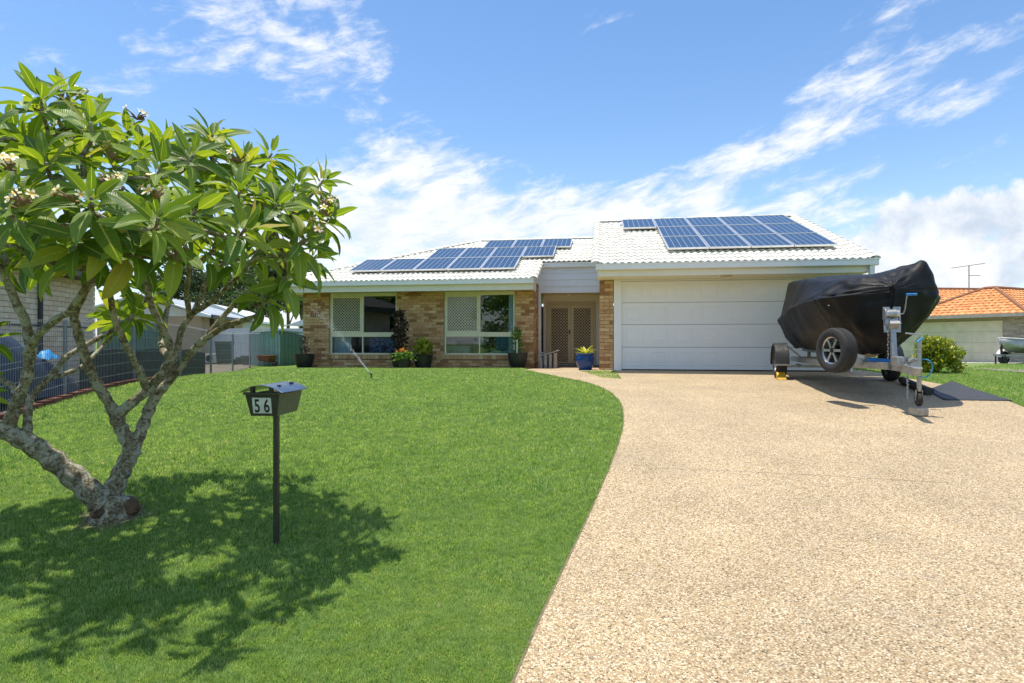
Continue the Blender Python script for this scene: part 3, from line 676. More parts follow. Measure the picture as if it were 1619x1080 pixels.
def blades(name, bands, test, label, xr=None):
    vs_, n_all = [], 0
    for (y0, y1, dens, wd, ht) in bands:
        xa = max(-1.02*y1-1.2, -12) if xr is None else xr[0]; xb = (3.4 if xr is None else xr[1])
        n = int((y1-y0)*(xb-xa)*dens)
        x = rng.uniform(xa, xb, n); y = rng.uniform(y0, y1, n)
        k = test(x, y) & (np.abs(x) < 1.05*y+1.3); x, y = x[k], y[k]; n = len(x)
        if n == 0: continue
        z = gz(x, y); a = rng.uniform(0, 2*np.pi, n)*.55+3.0*np.sin(x*9.1+2*np.sin(y*7.3))+3.0*np.sin(y*11.7+2*np.sin(x*6.1)); lean = rng.uniform(.15, 1.25, n); h = ht*rng.uniform(.55, 1.25, n); wv = wd*rng.uniform(.7, 1.3, n)
        mot = .75+.5*np.clip(.5+.5*np.sin(x*2.1+np.sin(y*1.7)*1.5)*np.sin(y*2.6+1.3*np.sin(x*1.3)), 0, 1); h = h*mot*(.7+.6*np.clip(.5+.5*np.sin(x*31+2*np.sin(y*23))*np.sin(y*37+2*np.sin(x*29)), 0, 1))
        dx, dy = np.cos(a), np.sin(a)
        p0 = np.stack([x-dy*wv/2, y+dx*wv/2, z-.004], 1); p1 = np.stack([x+dy*wv/2, y-dx*wv/2, z-.004], 1)
        s1 = np.sin(lean*.45); c1 = np.cos(lean*.45)
        mx_, my_, mz_ = x+dx*h*.55*s1, y+dy*h*.55*s1, z+h*.55*c1
        p2 = np.stack([mx_+dy*wv*.42, my_-dx*wv*.42, mz_], 1); p3 = np.stack([mx_-dy*wv*.42, my_+dx*wv*.42, mz_], 1)
        tx, ty, tz = mx_+dx*h*.5*np.sin(lean), my_+dy*h*.5*np.sin(lean), mz_+h*.5*np.cos(lean)
        p4 = np.stack([tx, ty, tz], 1)
        vs_.append(np.stack([p0, p1, p2, p3, p4], 1).reshape(-1, 3)); n_all += n
    V_ = np.concatenate(vs_); me = bpy.data.meshes.new(name)
    me.vertices.add(len(V_)); me.vertices.foreach_set('co', V_.astype(np.float32).ravel())
    base = np.arange(n_all)*5
    lp = np.stack([base, base+1, base+2, base+3, base+3, base+2, base+4], 1).ravel()
    me.loops.add(len(lp)); me.loops.foreach_set('vertex_index', lp.astype(np.int32))
    st = np.stack([np.arange(n_all)*7, np.arange(n_all)*7+4], 1).ravel(); me.polygons.add(len(st)); me.polygons.foreach_set('loop_start', st.astype(np.int32))
    me.polygons.foreach_set('loop_total', np.tile([4, 3], n_all).astype(np.int32)); me.update(calc_edges=True)
    me.materials.append(MATS['grass_blade'])
    o = bpy.data.objects.new(name, me); C.objects.link(o); tag(o, label, 'grass', kind='stuff'); print(name, n_all); return o
blades('lawn_grass', [(1.6, 3.4, 30000, .0027, .021), (3.4, 5.0, 18000, .0036, .024), (5.0, 7.5, 7500, .0058, .030), (7.5, 11, 3800, .0085, .032), (11, 18.5, 2000, .013, .034)], in_lawn, 'short green lawn grass in front of the brick house')
blades('verge_grass', [(4.5, 9, 3200, .008, .035), (9, 14, 2000, .012, .036), (14, 25, 900, .02, .05)], in_verge, 'short grass strip between the pebbled drive and the neighbouring drive', xr=(6, 32))
blades('path_grass', [(11, 15, 6000, .009, .035)], in_tri, 'small grass wedge between path, pillar and garage drive', xr=(1.2, 3))
# ================================================================== frangipani
m, t, b = newmat('bark')
pos = nd(t, 'ShaderNodeNewGeometry').outputs['Position']
f1 = tmap(t, tnoise(t, 26, 6, .65, pos), .42, .58); f2 = tmap(t, tnoise(t, 60, 4, .6, pos), .5, .62); f3 = tmap(t, tnoise(t, 9, 5, .6, pos), .4, .62)
f4 = tmap(t, tnoise(t, 15, 5, .6, pos, .6), .50, .56); c = tmix(t, f1, (.13, .095, .055), (.30, .26, .17)); c = tmix(t, f2, c, (.42, .40, .29)); c = tmix(t, tmap(t, f3, 0, 1, 0, .5), c, (.085, .062, .04)); c = tmix(t, tmap(t, f4, 0, 1, 0, .55), c, (.52, .51, .42))
t.links.new(c, b.inputs['Base Color']); b.inputs['Roughness'].default_value = .9; b.inputs['Specular IOR Level'].default_value = .2
tbump(t, b, tnoise(t, 55, 6, .7, pos), .8, .015)
mat('cut_wood', (.16, .09, .05), .9, c2=(.08, .05, .03), scale=20, bump=.8, bscale=60)
leafmat('plumeria_leaf', [(0, (.07, .15, .02)), (.3, (.115, .215, .026)), (.6, (.175, .285, .034)), (.85, (.25, .355, .045)), (.96, (.32, .41, .06)), (1, (.46, .40, .07))], .44, .40, .4, uvv=True, tint=(1.6, 1.45, .4))
tfoot = gp(172, 818)
tree = empty('frangipani_tree', tfoot, label='leafy frangipani tree with forked lichen-grey trunk and white flowers on the lawn', cat='tree')
TF = tfoot
def L(p): return Vector(p)-TF
def smooth(pts, k=4):
    out = []; n = len(pts)
    for i in range(n-1):
        p0, p1, p2, p3 = pts[max(i-1, 0)], pts[i], pts[i+1], pts[min(i+2, n-1)]
        for j in range(k):
            s = j/k; out.append(.5*((2*p1)+(p2-p0)*s+(2*p0-5*p1+4*p2-p3)*s*s+(3*p1-p0-3*p2+p3)*s**3))
    out.append(pts[-1]); return out
NODES = []      # points where twigs may start
def limb(name, px_, r0, r1, n=10):
    pts = [at(*p) for p in px_]; sp_ = smooth(pts, 5); m_ = len(sp_)
    rad = [.92*(r0+(r1-r0)*(i/(m_-1))**.8) for i in range(m_)]
    rad = [r*(1+.10*math.sin(i*1.9+r0*77)+random.uniform(-.05, .05)) for i, r in enumerate(rad)]
    NODES.extend([(p, r) for p, r in list(zip(sp_, rad))[m_//2:]])
    o = MB().tube([L(p) for p in sp_], rad, n).build(name, MATS['bark'], tree, smooth=True); return sp_[-1]
D0 = TF.y
limb('trunk', [(176, 828, D0), (170, 805, D0+.02), (168, 785, D0+.02), (170, 770, D0+.03)], .135, .085, 14)
ends = []
ends.append(limb('branch', [(160, 795, D0), (130, 765, D0-.05), (85, 728, D0-.1), (45, 700, D0-.15), (5, 680, D0-.2), (-60, 655, D0-.2)], .10, .062, 12))
limb('branch', [(172, 790, D0+.02), (186, 760, D0+.05), (199, 732, D0+.08), (211, 709, D0+.1)], .085, .068, 12)
ends.append(limb('branch', [(18, 692, D0-.17), (17, 665, D0-.2), (28, 630, D0-.22), (42, 600, D0-.25), (47, 547, D0-.3), (39, 505, D0-.35), (26, 480, D0-.4), (0, 416, D0-.5)], .052, .026))
ends.append(limb('branch', [(43, 560, D0-.28), (60, 530, D0-.4), (92, 503, D0-.5), (113, 488, D0-.6), (150, 428, D0-.75)], .032, .02))
ends.append(limb('branch', [(44, 700, D0-.15), (44, 655, D0-.1), (50, 628, D0), (83, 591, D0+.1), (111, 560, D0+.2), (180, 521, D0+.45), (220, 490, D0+.6)], .036, .018))
ends.append(limb('branch', [(80, 598, D0+.1), (105, 590, D0+.25), (130, 579, D0+.35), (160, 550, D0+.55), (182, 527, D0+.75)], .022, .014))
ends.append(limb('branch', [(-20, 672, D0-.2), (-30, 620, D0-.1), (-45, 560, D0), (-60, 470, D0+.1)], .045, .022))
ends.append(limb('branch', [(30, 628, D0-.2), (18, 610, D0-.15), (0, 598, D0-.1), (-40, 560, D0)], .026, .02))
limb('branch', [(210, 712, D0+.1), (198, 690, D0+.08), (189, 672, D0+.06), (181, 650, D0+.05)], .062, .052, 12)
ends.append(limb('branch', [(182, 655, D0+.05), (168, 630, D0), (150, 602, D0-.08), (133, 560, D0-.18), (122, 520, D0-.25), (117, 499, D0-.3), (133, 463, D0-.4), (152, 425, D0-.5)], .046, .024))
ends.append(limb('branch', [(184, 656, D0+.05), (205, 640, D0+.05), (236, 614, D0+.08), (262, 582, D0+.1), (271, 556, D0+.12), (257, 520, D0+.1), (238, 478, D0+.05), (228, 430, D0)], .048, .024))
ends.append(limb('branch', [(233, 617, D0+.08), (222, 590, D0-.05), (200, 547, D0-.2), (181, 505, D0-.35), (172, 446, D0-.5)], .036, .02))
limb('branch', [(209, 714, D0+.1), (220, 690, D0+.14), (231, 660, D0+.18), (244, 630, D0+.2), (262, 607, D0+.22)], .056, .042, 12)
ends.append(limb('branch', [(258, 612, D0+.22), (284, 581, D0+.22), (306, 553, D0+.2), (334, 529, D0+.18), (364, 513, D0+.15), (390, 505, D0+.1), (410, 498, D0+.05)], .042, .02))
ends.append(limb('branch', [(262, 600, D0+.22), (278, 560, D0+.3), (288, 520, D0+.4), (308, 490, D0+.5), (325, 448, D0+.55), (342, 415, D0+.6)], .034, .02))
ends.append(limb('branch', [(306, 494, D0+.48), (330, 480, D0+.4), (355, 458, D0+.3), (394, 417, D0+.2), (450, 350, D0)], .028, .016))
ends.append(limb('branch', [(326, 535, D0+.18), (345, 510, D0+.2), (364, 488, D0+.2), (380, 472, D0+.15), (423, 455, D0+.05), (456, 436, D0-.05)], .028, .016))
ends.append(limb('branch', [(268, 565, D0+.12), (255, 545, D0+.4), (262, 500, D0+.7), (275, 440, D0+.9), (285, 370, D0+1.0)], .034, .02))
ends.append(limb('branch', [(300, 500, D0+.45), (295, 460, D0+.3), (300, 420, D0+.1), (290, 380, D0-.1)], .026, .018))
# root flare and sawn stubs
o = MB().tube([L(G(TF.x+.02, TF.y-.01, -.06)), L(G(TF.x+.03, TF.y, .04)), L(G(TF.x+.05, TF.y+.02, .16))], [.155, .14, .10], 16).build('root_flare', MATS['bark'], tree, smooth=True)
sp_ = at(205, 800, TF.y+.03)
MB().tube([L(at(188, 805, TF.y+.02)), L(sp_), L(sp_+Vector((.06, -.03, .01)))], [.09, .085, .05], 12).build('sawn_stub', MATS['cut_wood'], tree)
o = at(156, 812, TF.y-.13); MB().tube([L(o+Vector((0, .1, .02))), L(o), L(o+Vector((-.01, -.03, -.005)))], [.04, .036, .02], 12).build('sawn_stub', MATS['cut_wood'], tree, smooth=True)
for o in tree.children:
    if o.name.startswith('sawn_stub'):
        for v_ in o.data.vertices: v_.co += Vector((random.uniform(-1, 1), random.uniform(-1, 1), random.uniform(-1, 1)))*.014
rows = [[tuple(G(TF.x+.03+math.cos(a)*r_*(1+.25*math.sin(a*3)), TF.y+math.sin(a)*r_*(1+.2*math.sin(a*5)), .006)) for a in np.linspace(0, 6.2832, 25)] for r_ in (.02, .12, .26)]
sheet('tree_soil', rows, MATS['edge_soil'])
# ---- leaves
LEAF = []
for k in range(8):
    bend = [.25, .5, .8, 1.1, 1.5, .35, .9, .05][k]; fold = [.35, .25, .3, .2, .3, .5, .45, .3][k]; seg = 7; m = MB(); uvs = []
    y = z = 0.0; ang = .25-bend*.15
    pts = []
    for i in range(seg+1):
        s = i/seg; wd = .176*(math.sin(math.pi*min(1, .06+s**.82*.94))**.72) if 0 < i < seg else .012*(i == 0)
        wav = .012*math.sin(s*9+k)
        pts.append((y, z, wd, s)); ang_i = ang-bend*s*1.15; y += math.cos(ang_i)/seg; z += math.sin(ang_i)/seg
    m.v.append((-.008, -.12, -.03)); m.v.append((.008, -.12, -.03)); uvs += [(.5, 0), (.5, 0)]
    b0 = 2
    for (yy, zz_, wd, s) in pts:
        fz = wd*fold; rip = .010*math.sin(s*14+k*2)
        m.v += [(-wd, yy, zz_+fz+rip), (0, yy, zz_), (wd, yy, zz_+fz-rip)]; uvs += [(0, s), (.5, s), (1, s)]
    m.f.append((0, 1, b0+2, b0+1)); m.f.append((0, b0+1, b0+0))
    for i in range(seg):
        a = b0+3*i; m.f += [(a, a+1, a+4, a+3), (a+1, a+2, a+5, a+4)]
    ob = m.build('leaf', MATS['plumeria_leaf'], tree, smooth=True); me = ob.data; bpy.data.objects.remove(ob)
    ul = me.uv_layers.new(name='UVMap')
    for lp in me.loops: ul.data[lp.index].uv = uvs[lp.vertex_index]
    LEAF.append((me, uvs))
VIS = [(72,257,3.4),(133,165,4.3),(80,172,4.2),(144,312,3.1),(203,197,4.4),(222,222,4.2),(250,345,2.95),(305,242,3.9),(328,222,4.6),(389,257,4.2),
       (392,262,4.7),(439,322,3.8),(480,378,3.9),(512,284,4.6),(430,240,4.8),(380,297,3.7),(458,438,4.1),(430,470,4.3),(20,185,4.2),(10,330,3.0),(60,345,3.3),(30,300,3.3),
       (30,385,3.5),(120,375,3.4),(170,380,3.5),(90,400,3.9),(215,388,3.5),(120,250,3.8),(180,262,3.5),(255,262,3.6),(310,330,3.3),(345,310,4.4),(200,335,3.5),(505,335,4.5),(470,290,4.2),
       (340,395,3.8),(390,360,3.4),(280,385,3.6),(45,225,3.7),(-30,250,3.8),(-60,330,3.6),(-50,180,4.4),(160,215,4.9),(260,215,5.0),(345,245,5.1),(500,405,4.7),(425,395,4.9),(215,492,4.9),
       (360,410,5.1),(235,300,4.6),(150,160,4.9),(520,345,4.1),(390,400,4.2),(60,405,4.3),(0,400,4.1),(415,300,4.0),(300,290,4.4),(100,215,4.6),(330,355,4.0)]
tips = [at(x_, y_+max(0, (250-y_))*.26, d_) for (x_, y_, d_) in VIS]
cen = at(190, 395, 4.35)
random.seed(21)
for i in range(40):      # the far and hidden side of the crown
    a = random.uniform(0, 2*math.pi); e_ = math.asin(random.uniform(.16, .95))
    p = cen+Vector((1.5*math.cos(a)*math.cos(e_), 1.2*math.sin(a)*math.cos(e_), 1.05*math.sin(e_)))
    x_ = 809.5+940*p.x/p.y
    lim = .92-.52*max(0, (p.x-cen.x)/1.6)
    if p.z > cen.z+1.18*lim: p.z = cen.z+1.18*lim
    if p.y < 3.1 and x_ > 330: continue
    if x_ > 540: continue
    if all((p-q).length > .24 for q in tips): tips.append(p)
for q in ends:
    p = q+Vector((random.uniform(-.06, .06), random.uniform(-.06, .06), .16))
    if min((p-t_).length for t_ in tips) > .22: tips.append(p)
leaves = []; tw = 0
for ti, p in enumerate(tips):
    q, r = min(NODES, key=lambda n_: (n_[0]-p).length+ (0.6 if n_[0].z > p.z else 0))
    axis = ((p-cen).normalized()*.75+Vector((0, 0, .75))+(p-q).normalized()*.5).normalized()
    midp = (p+q)/2+Vector((0, 0, -.10*(p-q).length))+Vector((random.uniform(-.05, .05), random.uniform(-.05, .05), 0))
    pts = smooth([q, midp, p-axis*.10, p], 4); n_ = len(pts)
    MB().tube([L(a) for a in pts], [max(.009, min(r, .024)*(1-i/n_*.5)) for i in range(n_)], 7).build('twig', MATS['bark'], tree, smooth=True)
    NODES.append((p-axis*.1, .014)); NODES.append((midp, .016))
    nl = random.randint(12, 16); ph = random.uniform(0, 6.28); s0 = axis.orthogonal().normalized(); s1 = axis.cross(s0)
    for k in range(nl):
        f_ = k/(nl-1); beta = R(36+f_*70+random.uniform(-14, 14)); a = ph+k*2.39996+random.uniform(-.25, .25)
        l = axis*math.cos(beta)+(s0*math.cos(a)+s1*math.sin(a))*math.sin(beta); l.z -= .10*f_; l.normalize()
        nrm = axis-l*axis.dot(l)
        if nrm.length < .05: nrm = Vector((0, 0, 1))-l*l.z
        nrm.normalize(); x = l.cross(nrm); rl = random.uniform(-.5, .5); x, nrm = x*math.cos(rl)+nrm*math.sin(rl), nrm*math.cos(rl)-x*math.sin(rl)
        ln = random.uniform(.20, .30)*(.55+.45*min(1, f_*2.2)); sw = random.uniform(.85, 1.1)
        org = p-axis*(.09*f_)+l*.035
        M = Matrix((x*ln*sw, l*ln, nrm*ln)).transposed().to_4x4(); M.translation = L(org)
        vi = random.choice([0, 1, 5, 7]) if f_ < .35 else random.choice([1, 2, 6, 1]) if f_ < .75 else random.choice([1, 2, 3, 6])
        leaves.append((org.y+(2 if abs(org.x) > .9*org.y else 0)+random.uniform(0, .3), vi, M))
leaves.sort(key=lambda q: q[0])
for (_, vi, M) in leaves[:300]:
    o = bpy.data.objects.new('leaf', LEAF[vi][0]); C.objects.link(o); o.parent = tree; o.matrix_local = M
m = MB(); UV = []
for (_, vi, M) in leaves[300:]:
    me, uvs = LEAF[vi]; n = len(m.v); m.v += [tuple(M @ v_.co) for v_ in me.vertices]; m.f += [tuple(n+i for i in p_.vertices) for p_ in me.polygons]; UV += uvs
o = tag(m.build('foliage', MATS['plumeria_leaf'], tree, smooth=True), kind='stuff'); ul = o.data.uv_layers.new(name='UVMap')
lv = np.zeros(len(o.data.loops), np.int32); o.data.loops.foreach_get('vertex_index', lv); ul.data.foreach_set('uv', np.array(UV, np.float32)[lv].ravel())
print('leaves', len(leaves), 'tips', len(tips))
# ---- flowers
m, t, b = newmat('plumeria_petal')
uv = nd(t, 'ShaderNodeUVMap').outputs[0]; sp = nd(t, 'ShaderNodeSeparateXYZ'); t.links.new(uv, sp.inputs[0])
t.links.new(tmix(t, tmap(t, sp.outputs[1], .2, .75), (.85, .52, .05), (.84, .80, .62)), b.inputs['Base Color']); b.inputs['Roughness'].default_value = .5
mat('flower_stalk', (.22, .10, .06), .7, c2=(.25, .20, .08), scale=30)
def flower_cluster(p, seed):
    rr = random.Random(seed); st = MB(); fo = empty('flower_cluster', L(p)); fo.parent = tree; OF = L(p)
    for k in range(rr.randint(3, 5)):
        d = Vector((rr.uniform(-1, 1), rr.uniform(-1.3, .3), rr.uniform(.2, 1))).normalized(); o = p+d*rr.uniform(.06, .11)
        st.tube([L(p), L(p+d*.03+Vector((0, 0, .01))), L(o)], [.006, .005, .004], 5)
        m = MB(); UV = []; s0 = d.orthogonal().normalized(); s1 = d.cross(s0); R_ = rr.uniform(.026, .034)
        for j in range(5):
            a = j*2*math.pi/5+rr.uniform(-.1, .1); e1 = s0*math.cos(a)+s1*math.sin(a); e2 = d.cross(e1)
            n = len(m.v)
            P = [o, o+e1*R_*.45+e2*R_*.28+d*R_*.20, o+e1*R_*.95+e2*R_*.26+d*R_*.22, o+e1*R_*1.05-e2*R_*.08+d*R_*.16, o+e1*R_*.55-e2*R_*.25+d*R_*.12]
            m.v += [tuple(L(q)-OF) for q in P]; m.f.append((n, n+4, n+3, n+2, n+1)); UV += [(0, 0), (0, .45), (0, 1), (0, 1), (0, .5)]
        bo = m.build('blossom', MATS['plumeria_petal'], fo); ul = bo.data.uv_layers.new(name='UVMap')
        for lp in bo.data.loops: ul.data[lp.index].uv = UV[lp.vertex_index]
    for k in range(6):
        d = Vector((rr.uniform(-1, 1), rr.uniform(-1, 1), rr.uniform(.2, 1))).normalized(); st.tube([L(p), L(p+d*.05)], [.005, .008], 5)
    st.v = [tuple(Vector(q)-OF) for q in st.v]
    st.build('stalk', MATS['flower_stalk'], fo, smooth=True)
for i, q in enumerate([(130,122,4.2),(58,158,4.1),(95,180,4.0),(5,246,3.1),(190,262,3.3),(178,285,3.3),(200,300,3.25),(85,358,2.95),(68,342,3.0),(38,343,3.1),(228,168,4.4),(375,270,4.1),(345,222,4.6),(515,328,3.95),(512,375,3.9),(517,352,3.95),(250,325,2.9),(145,222,3.7)]):
    fp = at(q[0], q[1]+max(0, (250-q[1]))*.26, q[2]); nt_ = min(tips, key=lambda t_: (t_-fp).length)
    flower_cluster(nt_+(fp-nt_)*min(1, .10/max(.01, (fp-nt_).length))+Vector((0, -.02, .03)), i)
# ================================================================== letterbox
random.seed(5)
mat('charcoal_metal', (.045, .042, .036), .42, .3, c2=(.06, .056, .046), scale=12)
mat('lid_metal', (.34, .35, .37), .3, .7, c2=(.31, .32, .34), scale=3)
mat('plate_white', (.72, .74, .72), .4); mat('digit_black', (.012, .012, .012), .5)
mat('olive_metal', (.105, .103, .075), .4, .2, c2=(.12, .118, .088), scale=10)
bp = gp(437, 862)
mbx = empty('letterbox', bp, R(-5), label='dark metal letterbox on a thin post with house number plate, on the lawn', cat='letterbox')
S = bp.y/940      # metres per photo pixel at the post
H0 = 206*S        # underside of the box
m = MB(); m.box(-.0165, .0165, -.0165, .0165, -.15, H0+.01); m.build('post', MATS['charcoal_metal'], mbx, bevel=.003)
# tapering box: front face towards -y, long side along y
def frustum(x0, x1, X0, X1, y0, y1, Y0, Y1, z0, z1):
    m = MB(); m.v = [(x0,y0,z0),(x1,y0,z0),(x1,y1,z0),(x0,y1,z0),(X0,Y0,z1),(X1,Y0,z1),(X1,Y1,z1),(X0,Y1,z1)]
    m.f = [(0,3,2,1),(4,5,6,7),(0,1,5,4),(1,2,6,5),(2,3,7,6),(3,0,4,7)]; return m
bw0, bw1, bl0, bl1, bh = .092, .120, .15, .175, .150
ox = -.055; oy = .09
frustum(ox-bw0, ox+bw0, ox-bw1, ox+bw1, oy-bl0, oy+bl0, oy-bl1, oy+bl1, H0, H0+bh).build('box', MATS['olive_metal'], mbx, bevel=.004)
yf = lambda z: oy-bl0-(bl1-bl0)*z/bh
# dark front plate with slot lip
m = MB(); m.v = [(ox-bw0, yf(0)-.002, H0), (ox+bw0, yf(0)-.002, H0), (ox+bw1, yf(bh)-.002, H0+bh), (ox-bw1, yf(bh)-.002, H0+bh), (ox-bw0, yf(0)-.006, H0), (ox+bw0, yf(0)-.006, H0), (ox+bw1, yf(bh)-.006, H0+bh), (ox-bw1, yf(bh)-.006, H0+bh)]
m.f = [(0,3,2,1),(4,5,6,7),(0,1,5,4),(1,2,6,5),(2,3,7,6),(3,0,4,7)]; m.build('front_plate', MATS['charcoal_metal'], mbx)
m = MB(); m.box(ox-bw1-.003, ox+bw1+.003, yf(bh)-.026, yf(bh)+.01, H0+bh-.004, H0+bh+.012); m.build('slot_lip', MATS['charcoal_metal'], mbx, bevel=.002)
for dx in (-.085, .045): m = MB(); m.box(ox+dx, ox+dx+.02, yf(bh)-.004, yf(bh)+.03, H0+bh+.01, H0+bh+.052); m.build('lid_bracket', MATS['charcoal_metal'], mbx)
# bowed lid
m = MB(); n = 10; wL = .150
for k in range(n+1):
    a = -1+2*k/n; zt = H0+bh+.062-.050*a*a
    for (yy, dz) in ((oy-bl1-.03, 0), (oy+bl1+.02, 0)): m.v += [(ox+a*wL, yy, zt), (ox+a*wL, yy, zt-.003)]
for k in range(n):
    b_ = 4*k; m.f += [(b_, b_+4, b_+6, b_+2), (b_+1, b_+3, b_+7, b_+5), (b_, b_+1, b_+5, b_+4), (b_+2, b_+6, b_+7, b_+3)]
m.build('lid', MATS['lid_metal'], mbx, smooth='angle')
m = MB(); m.box(ox+.055, ox+.075, oy+.10, oy+.13, H0+bh+.048, H0+bh+.062); m.box(ox+.065, ox+.085, oy-.10, oy-.08, H0+bh+.043, H0+bh+.055); m.build('lid_catch', MATS['charcoal_metal'], mbx)
# number plates
tilt = math.atan2(-(bl1-bl0), bh)
for k, ch in enumerate('56'):
    cx_ = ox-.033+.066*k-.006; zc = .072
    pl = empty('number_plate', (cx_, yf(zc)-.0075, H0+zc)); pl.parent = mbx; pl.rotation_euler = (-tilt*0+math.atan2((bl1-bl0), bh), 0, 0)
    m = MB(); m.box(-.0325, .0325, -.0015, .0012, -.054, .054); m.build('plate', MATS['plate_white'], pl)
    cu = bpy.data.curves.new('numeral', 'FONT'); cu.body = ch; cu.size = .128; cu.align_x = 'CENTER'; cu.extrude = .0004; cu.offset = .0022
    to = bpy.data.objects.new('numeral_curve', cu); C.objects.link(to); me = bpy.data.meshes.new_from_object(to.evaluated_get(bpy.context.evaluated_depsgraph_get())); bpy.data.objects.remove(to); bpy.data.curves.remove(cu)
    me.materials.append(MATS['digit_black']); o = bpy.data.objects.new('numeral', me); C.objects.link(o); o.parent = pl; o.rotation_euler = (R(90), 0, 0); o.scale = (.66, 1, 1); o.location = (0, -.0022, -.0455)
# ================================================================== pots and plants
mat('black_pot', (.018, .018, .019), .38, c2=(.03, .03, .03), scale=5); mat('soil', (.06, .04, .025), .95, c2=(.10, .07, .045), scale=40, bump=.8)
mat('blue_glaze', (.003, .035, .15), .15, c2=(.005, .055, .21), scale=5); mat('twig_brown', (.10, .06, .04), .9)
leafmat('green_leaf', [(0, (.06, .14, .02)), (.5, (.12, .24, .03)), (1, (.24, .36, .05))], .3, .45)
leafmat('dark_leaf', [(0, (.022, .022, .014)), (.6, (.042, .030, .020)), (.9, (.075, .042, .028)), (1, (.13, .10, .04))], .2, .4, tint=(1.4, .6, .4))
leafmat('lime_leaf', [(0, (.34, .42, .04)), (.6, (.48, .50, .06)), (1, (.60, .52, .08))], .35, .4)
leafmat('gum_leaf', [(0, (.035, .06, .025)), (.5, (.07, .10, .04)), (1, (.13, .16, .07))], .25, .55)
leafmat('hedge_leaf', [(0, (.12, .19, .02)), (.4, (.24, .31, .03)), (.8, (.42, .42, .05)), (1, (.55, .50, .10))], .35, .45)
def leaf_cloud(n, pos_fn, size, rr, stretch=2.2, up=.3):
    m = MB()
    for i in range(n):
        p = Vector(pos_fn(rr)); l = Vector((rr.gauss(0, 1), rr.gauss(0, 1), rr.gauss(0, .7)+up)).normalized(); x = l.orthogonal().normalized()
        x = (Matrix.Rotation(rr.uniform(0, 6.28), 3, l) @ x); s = size*rr.uniform(.6, 1.35); w_ = s/stretch; nz_ = l.cross(x)
        n0 = len(m.v); m.v += [tuple(p), tuple(p+l*s*.45+x*w_*.5+nz_*s*.06), tuple(p+l*s), tuple(p+l*s*.45-x*w_*.5+nz_*s*.06)]; m.f += [(n0, n0+1, n0+2), (n0, n0+2, n0+3)]
    return m
def pot(name, foot, prof, pm_, label, n=28, seg_soil=None):
    e_ = empty(name, foot, random.uniform(0, 6), label=label, cat='potted plant')
    MB().lathe(prof, n).build('pot', pm_, e_, smooth='angle')
    r, h = seg_soil; MB().lathe([(.001, h+.015), (r*.6, h+.01), (r, h)], n).build('soil', MATS['soil'], e_, smooth=True)
    return e_
def bowl(r, h, rb): return [(.001, 0), (rb, 0), (rb+(r-rb)*.62, h*.35), (r*.97, h*.75), (r, h), (r*.94, h), (r*.90, h*.80)]
def hg(u, v): p = hw(u, v); return Vector((p.x, p.y, float(gz(p.x, p.y))))
mm = 18.0/940
p1 = pot('potted_plant', hg(-9.20, V-.45), bowl(.30, .44, .18), MATS['black_pot'], 'wide black pot with bare withered dark stems at the brick corner', seg_soil=(.27, .38))
rr = random.Random(3); m = MB()
for k in range(5):
    q = Vector((rr.uniform(-.05, .05), rr.uniform(-.05, .05), .38)); pts = [q]
    for i in range(5): q = q+Vector((rr.uniform(-.05, .05), rr.uniform(-.05, .05), rr.uniform(.08, .13))); pts.append(q)
    m.tube(pts, [.012-.0015*i for i in range(6)], 5)
m.build('stem', MATS['twig_brown'], p1)
leaf_cloud(70, lambda r: (r.gauss(0, .055), r.gauss(0, .055), r.choice([r.uniform(.5, .66), r.uniform(.72, .98)])), .09, rr, 1.8, -.2).build('withered_leaves', MATS['dark_leaf'], p1)
p2 = pot('potted_plant', hg(-6.22, V-.55), [(.001, 0), (.17, 0), (.215, .2), (.235, .38), (.25, .42), (.225, .42), (.21, .34)], MATS['black_pot'], 'black pot with tall dark burgundy-leaved shrub against the brick wall', seg_soil=(.215, .35))
m = MB()
for k in range(6):
    a = k*1.05; m.tube([(.03*math.cos(a), .03*math.sin(a), .33), (.08*math.cos(a), .08*math.sin(a), .9), (.13*math.cos(a)*rr.uniform(.5, 1), .13*math.sin(a), 1.55+rr.uniform(-.15, .1))], [.014, .010, .004], 5)
m.build('stem', MATS['twig_brown'], p2)
def dshape(r):
    z = r.uniform(.52, 1.68); w_ = .20*(1-max(0, (z-1.4))*1.6); a = r.uniform(0, 6.28); q = math.sqrt(r.random()); return (q*w_*math.cos(a)+.03*math.sin(z*9), q*w_*math.sin(a), z)
leaf_cloud(430, dshape, .115, rr, 1.5, .1).build('foliage', MATS['dark_leaf'], p2)
p3 = pot('potted_plant', hg(-5.50, V-.60), [(.001, 0), (.2, 0), (.25, .2), (.27, .36), (.29, .40), (.26, .40), (.24, .33)], MATS['black_pot'], 'black pot with bushy green and yellow leaves beside the burgundy shrub', seg_soil=(.25, .33))
leaf_cloud(520, lambda r: tuple(Vector((r.gauss(0, 1), r.gauss(0, 1), r.gauss(0, 1))).normalized()*(.26*r.random()**.4)+Vector((0, 0, .62))), .115, rr, 1.7, .2).build('foliage', MATS['hedge_leaf'], p3)
p4 = pot('potted_plant', hg(-5.92, V-1.0), [(.001, 0), (.14, 0), (.17, .15), (.18, .26), (.195, .28), (.175, .28), (.16, .22)], MATS['black_pot'], 'small low black pot with green leaves and orange flowers between two bigger pots', seg_soil=(.17, .23))
leaf_cloud(300, lambda r: (r.gauss(0, .12), r.gauss(0, .12), r.uniform(.24, .46)), .085, rr, 1.5, .2).build('foliage', MATS['green_leaf'], p4)
mat('orange_petal', (.75, .22, .02), .5, c2=(.7, .35, .03), scale=30)
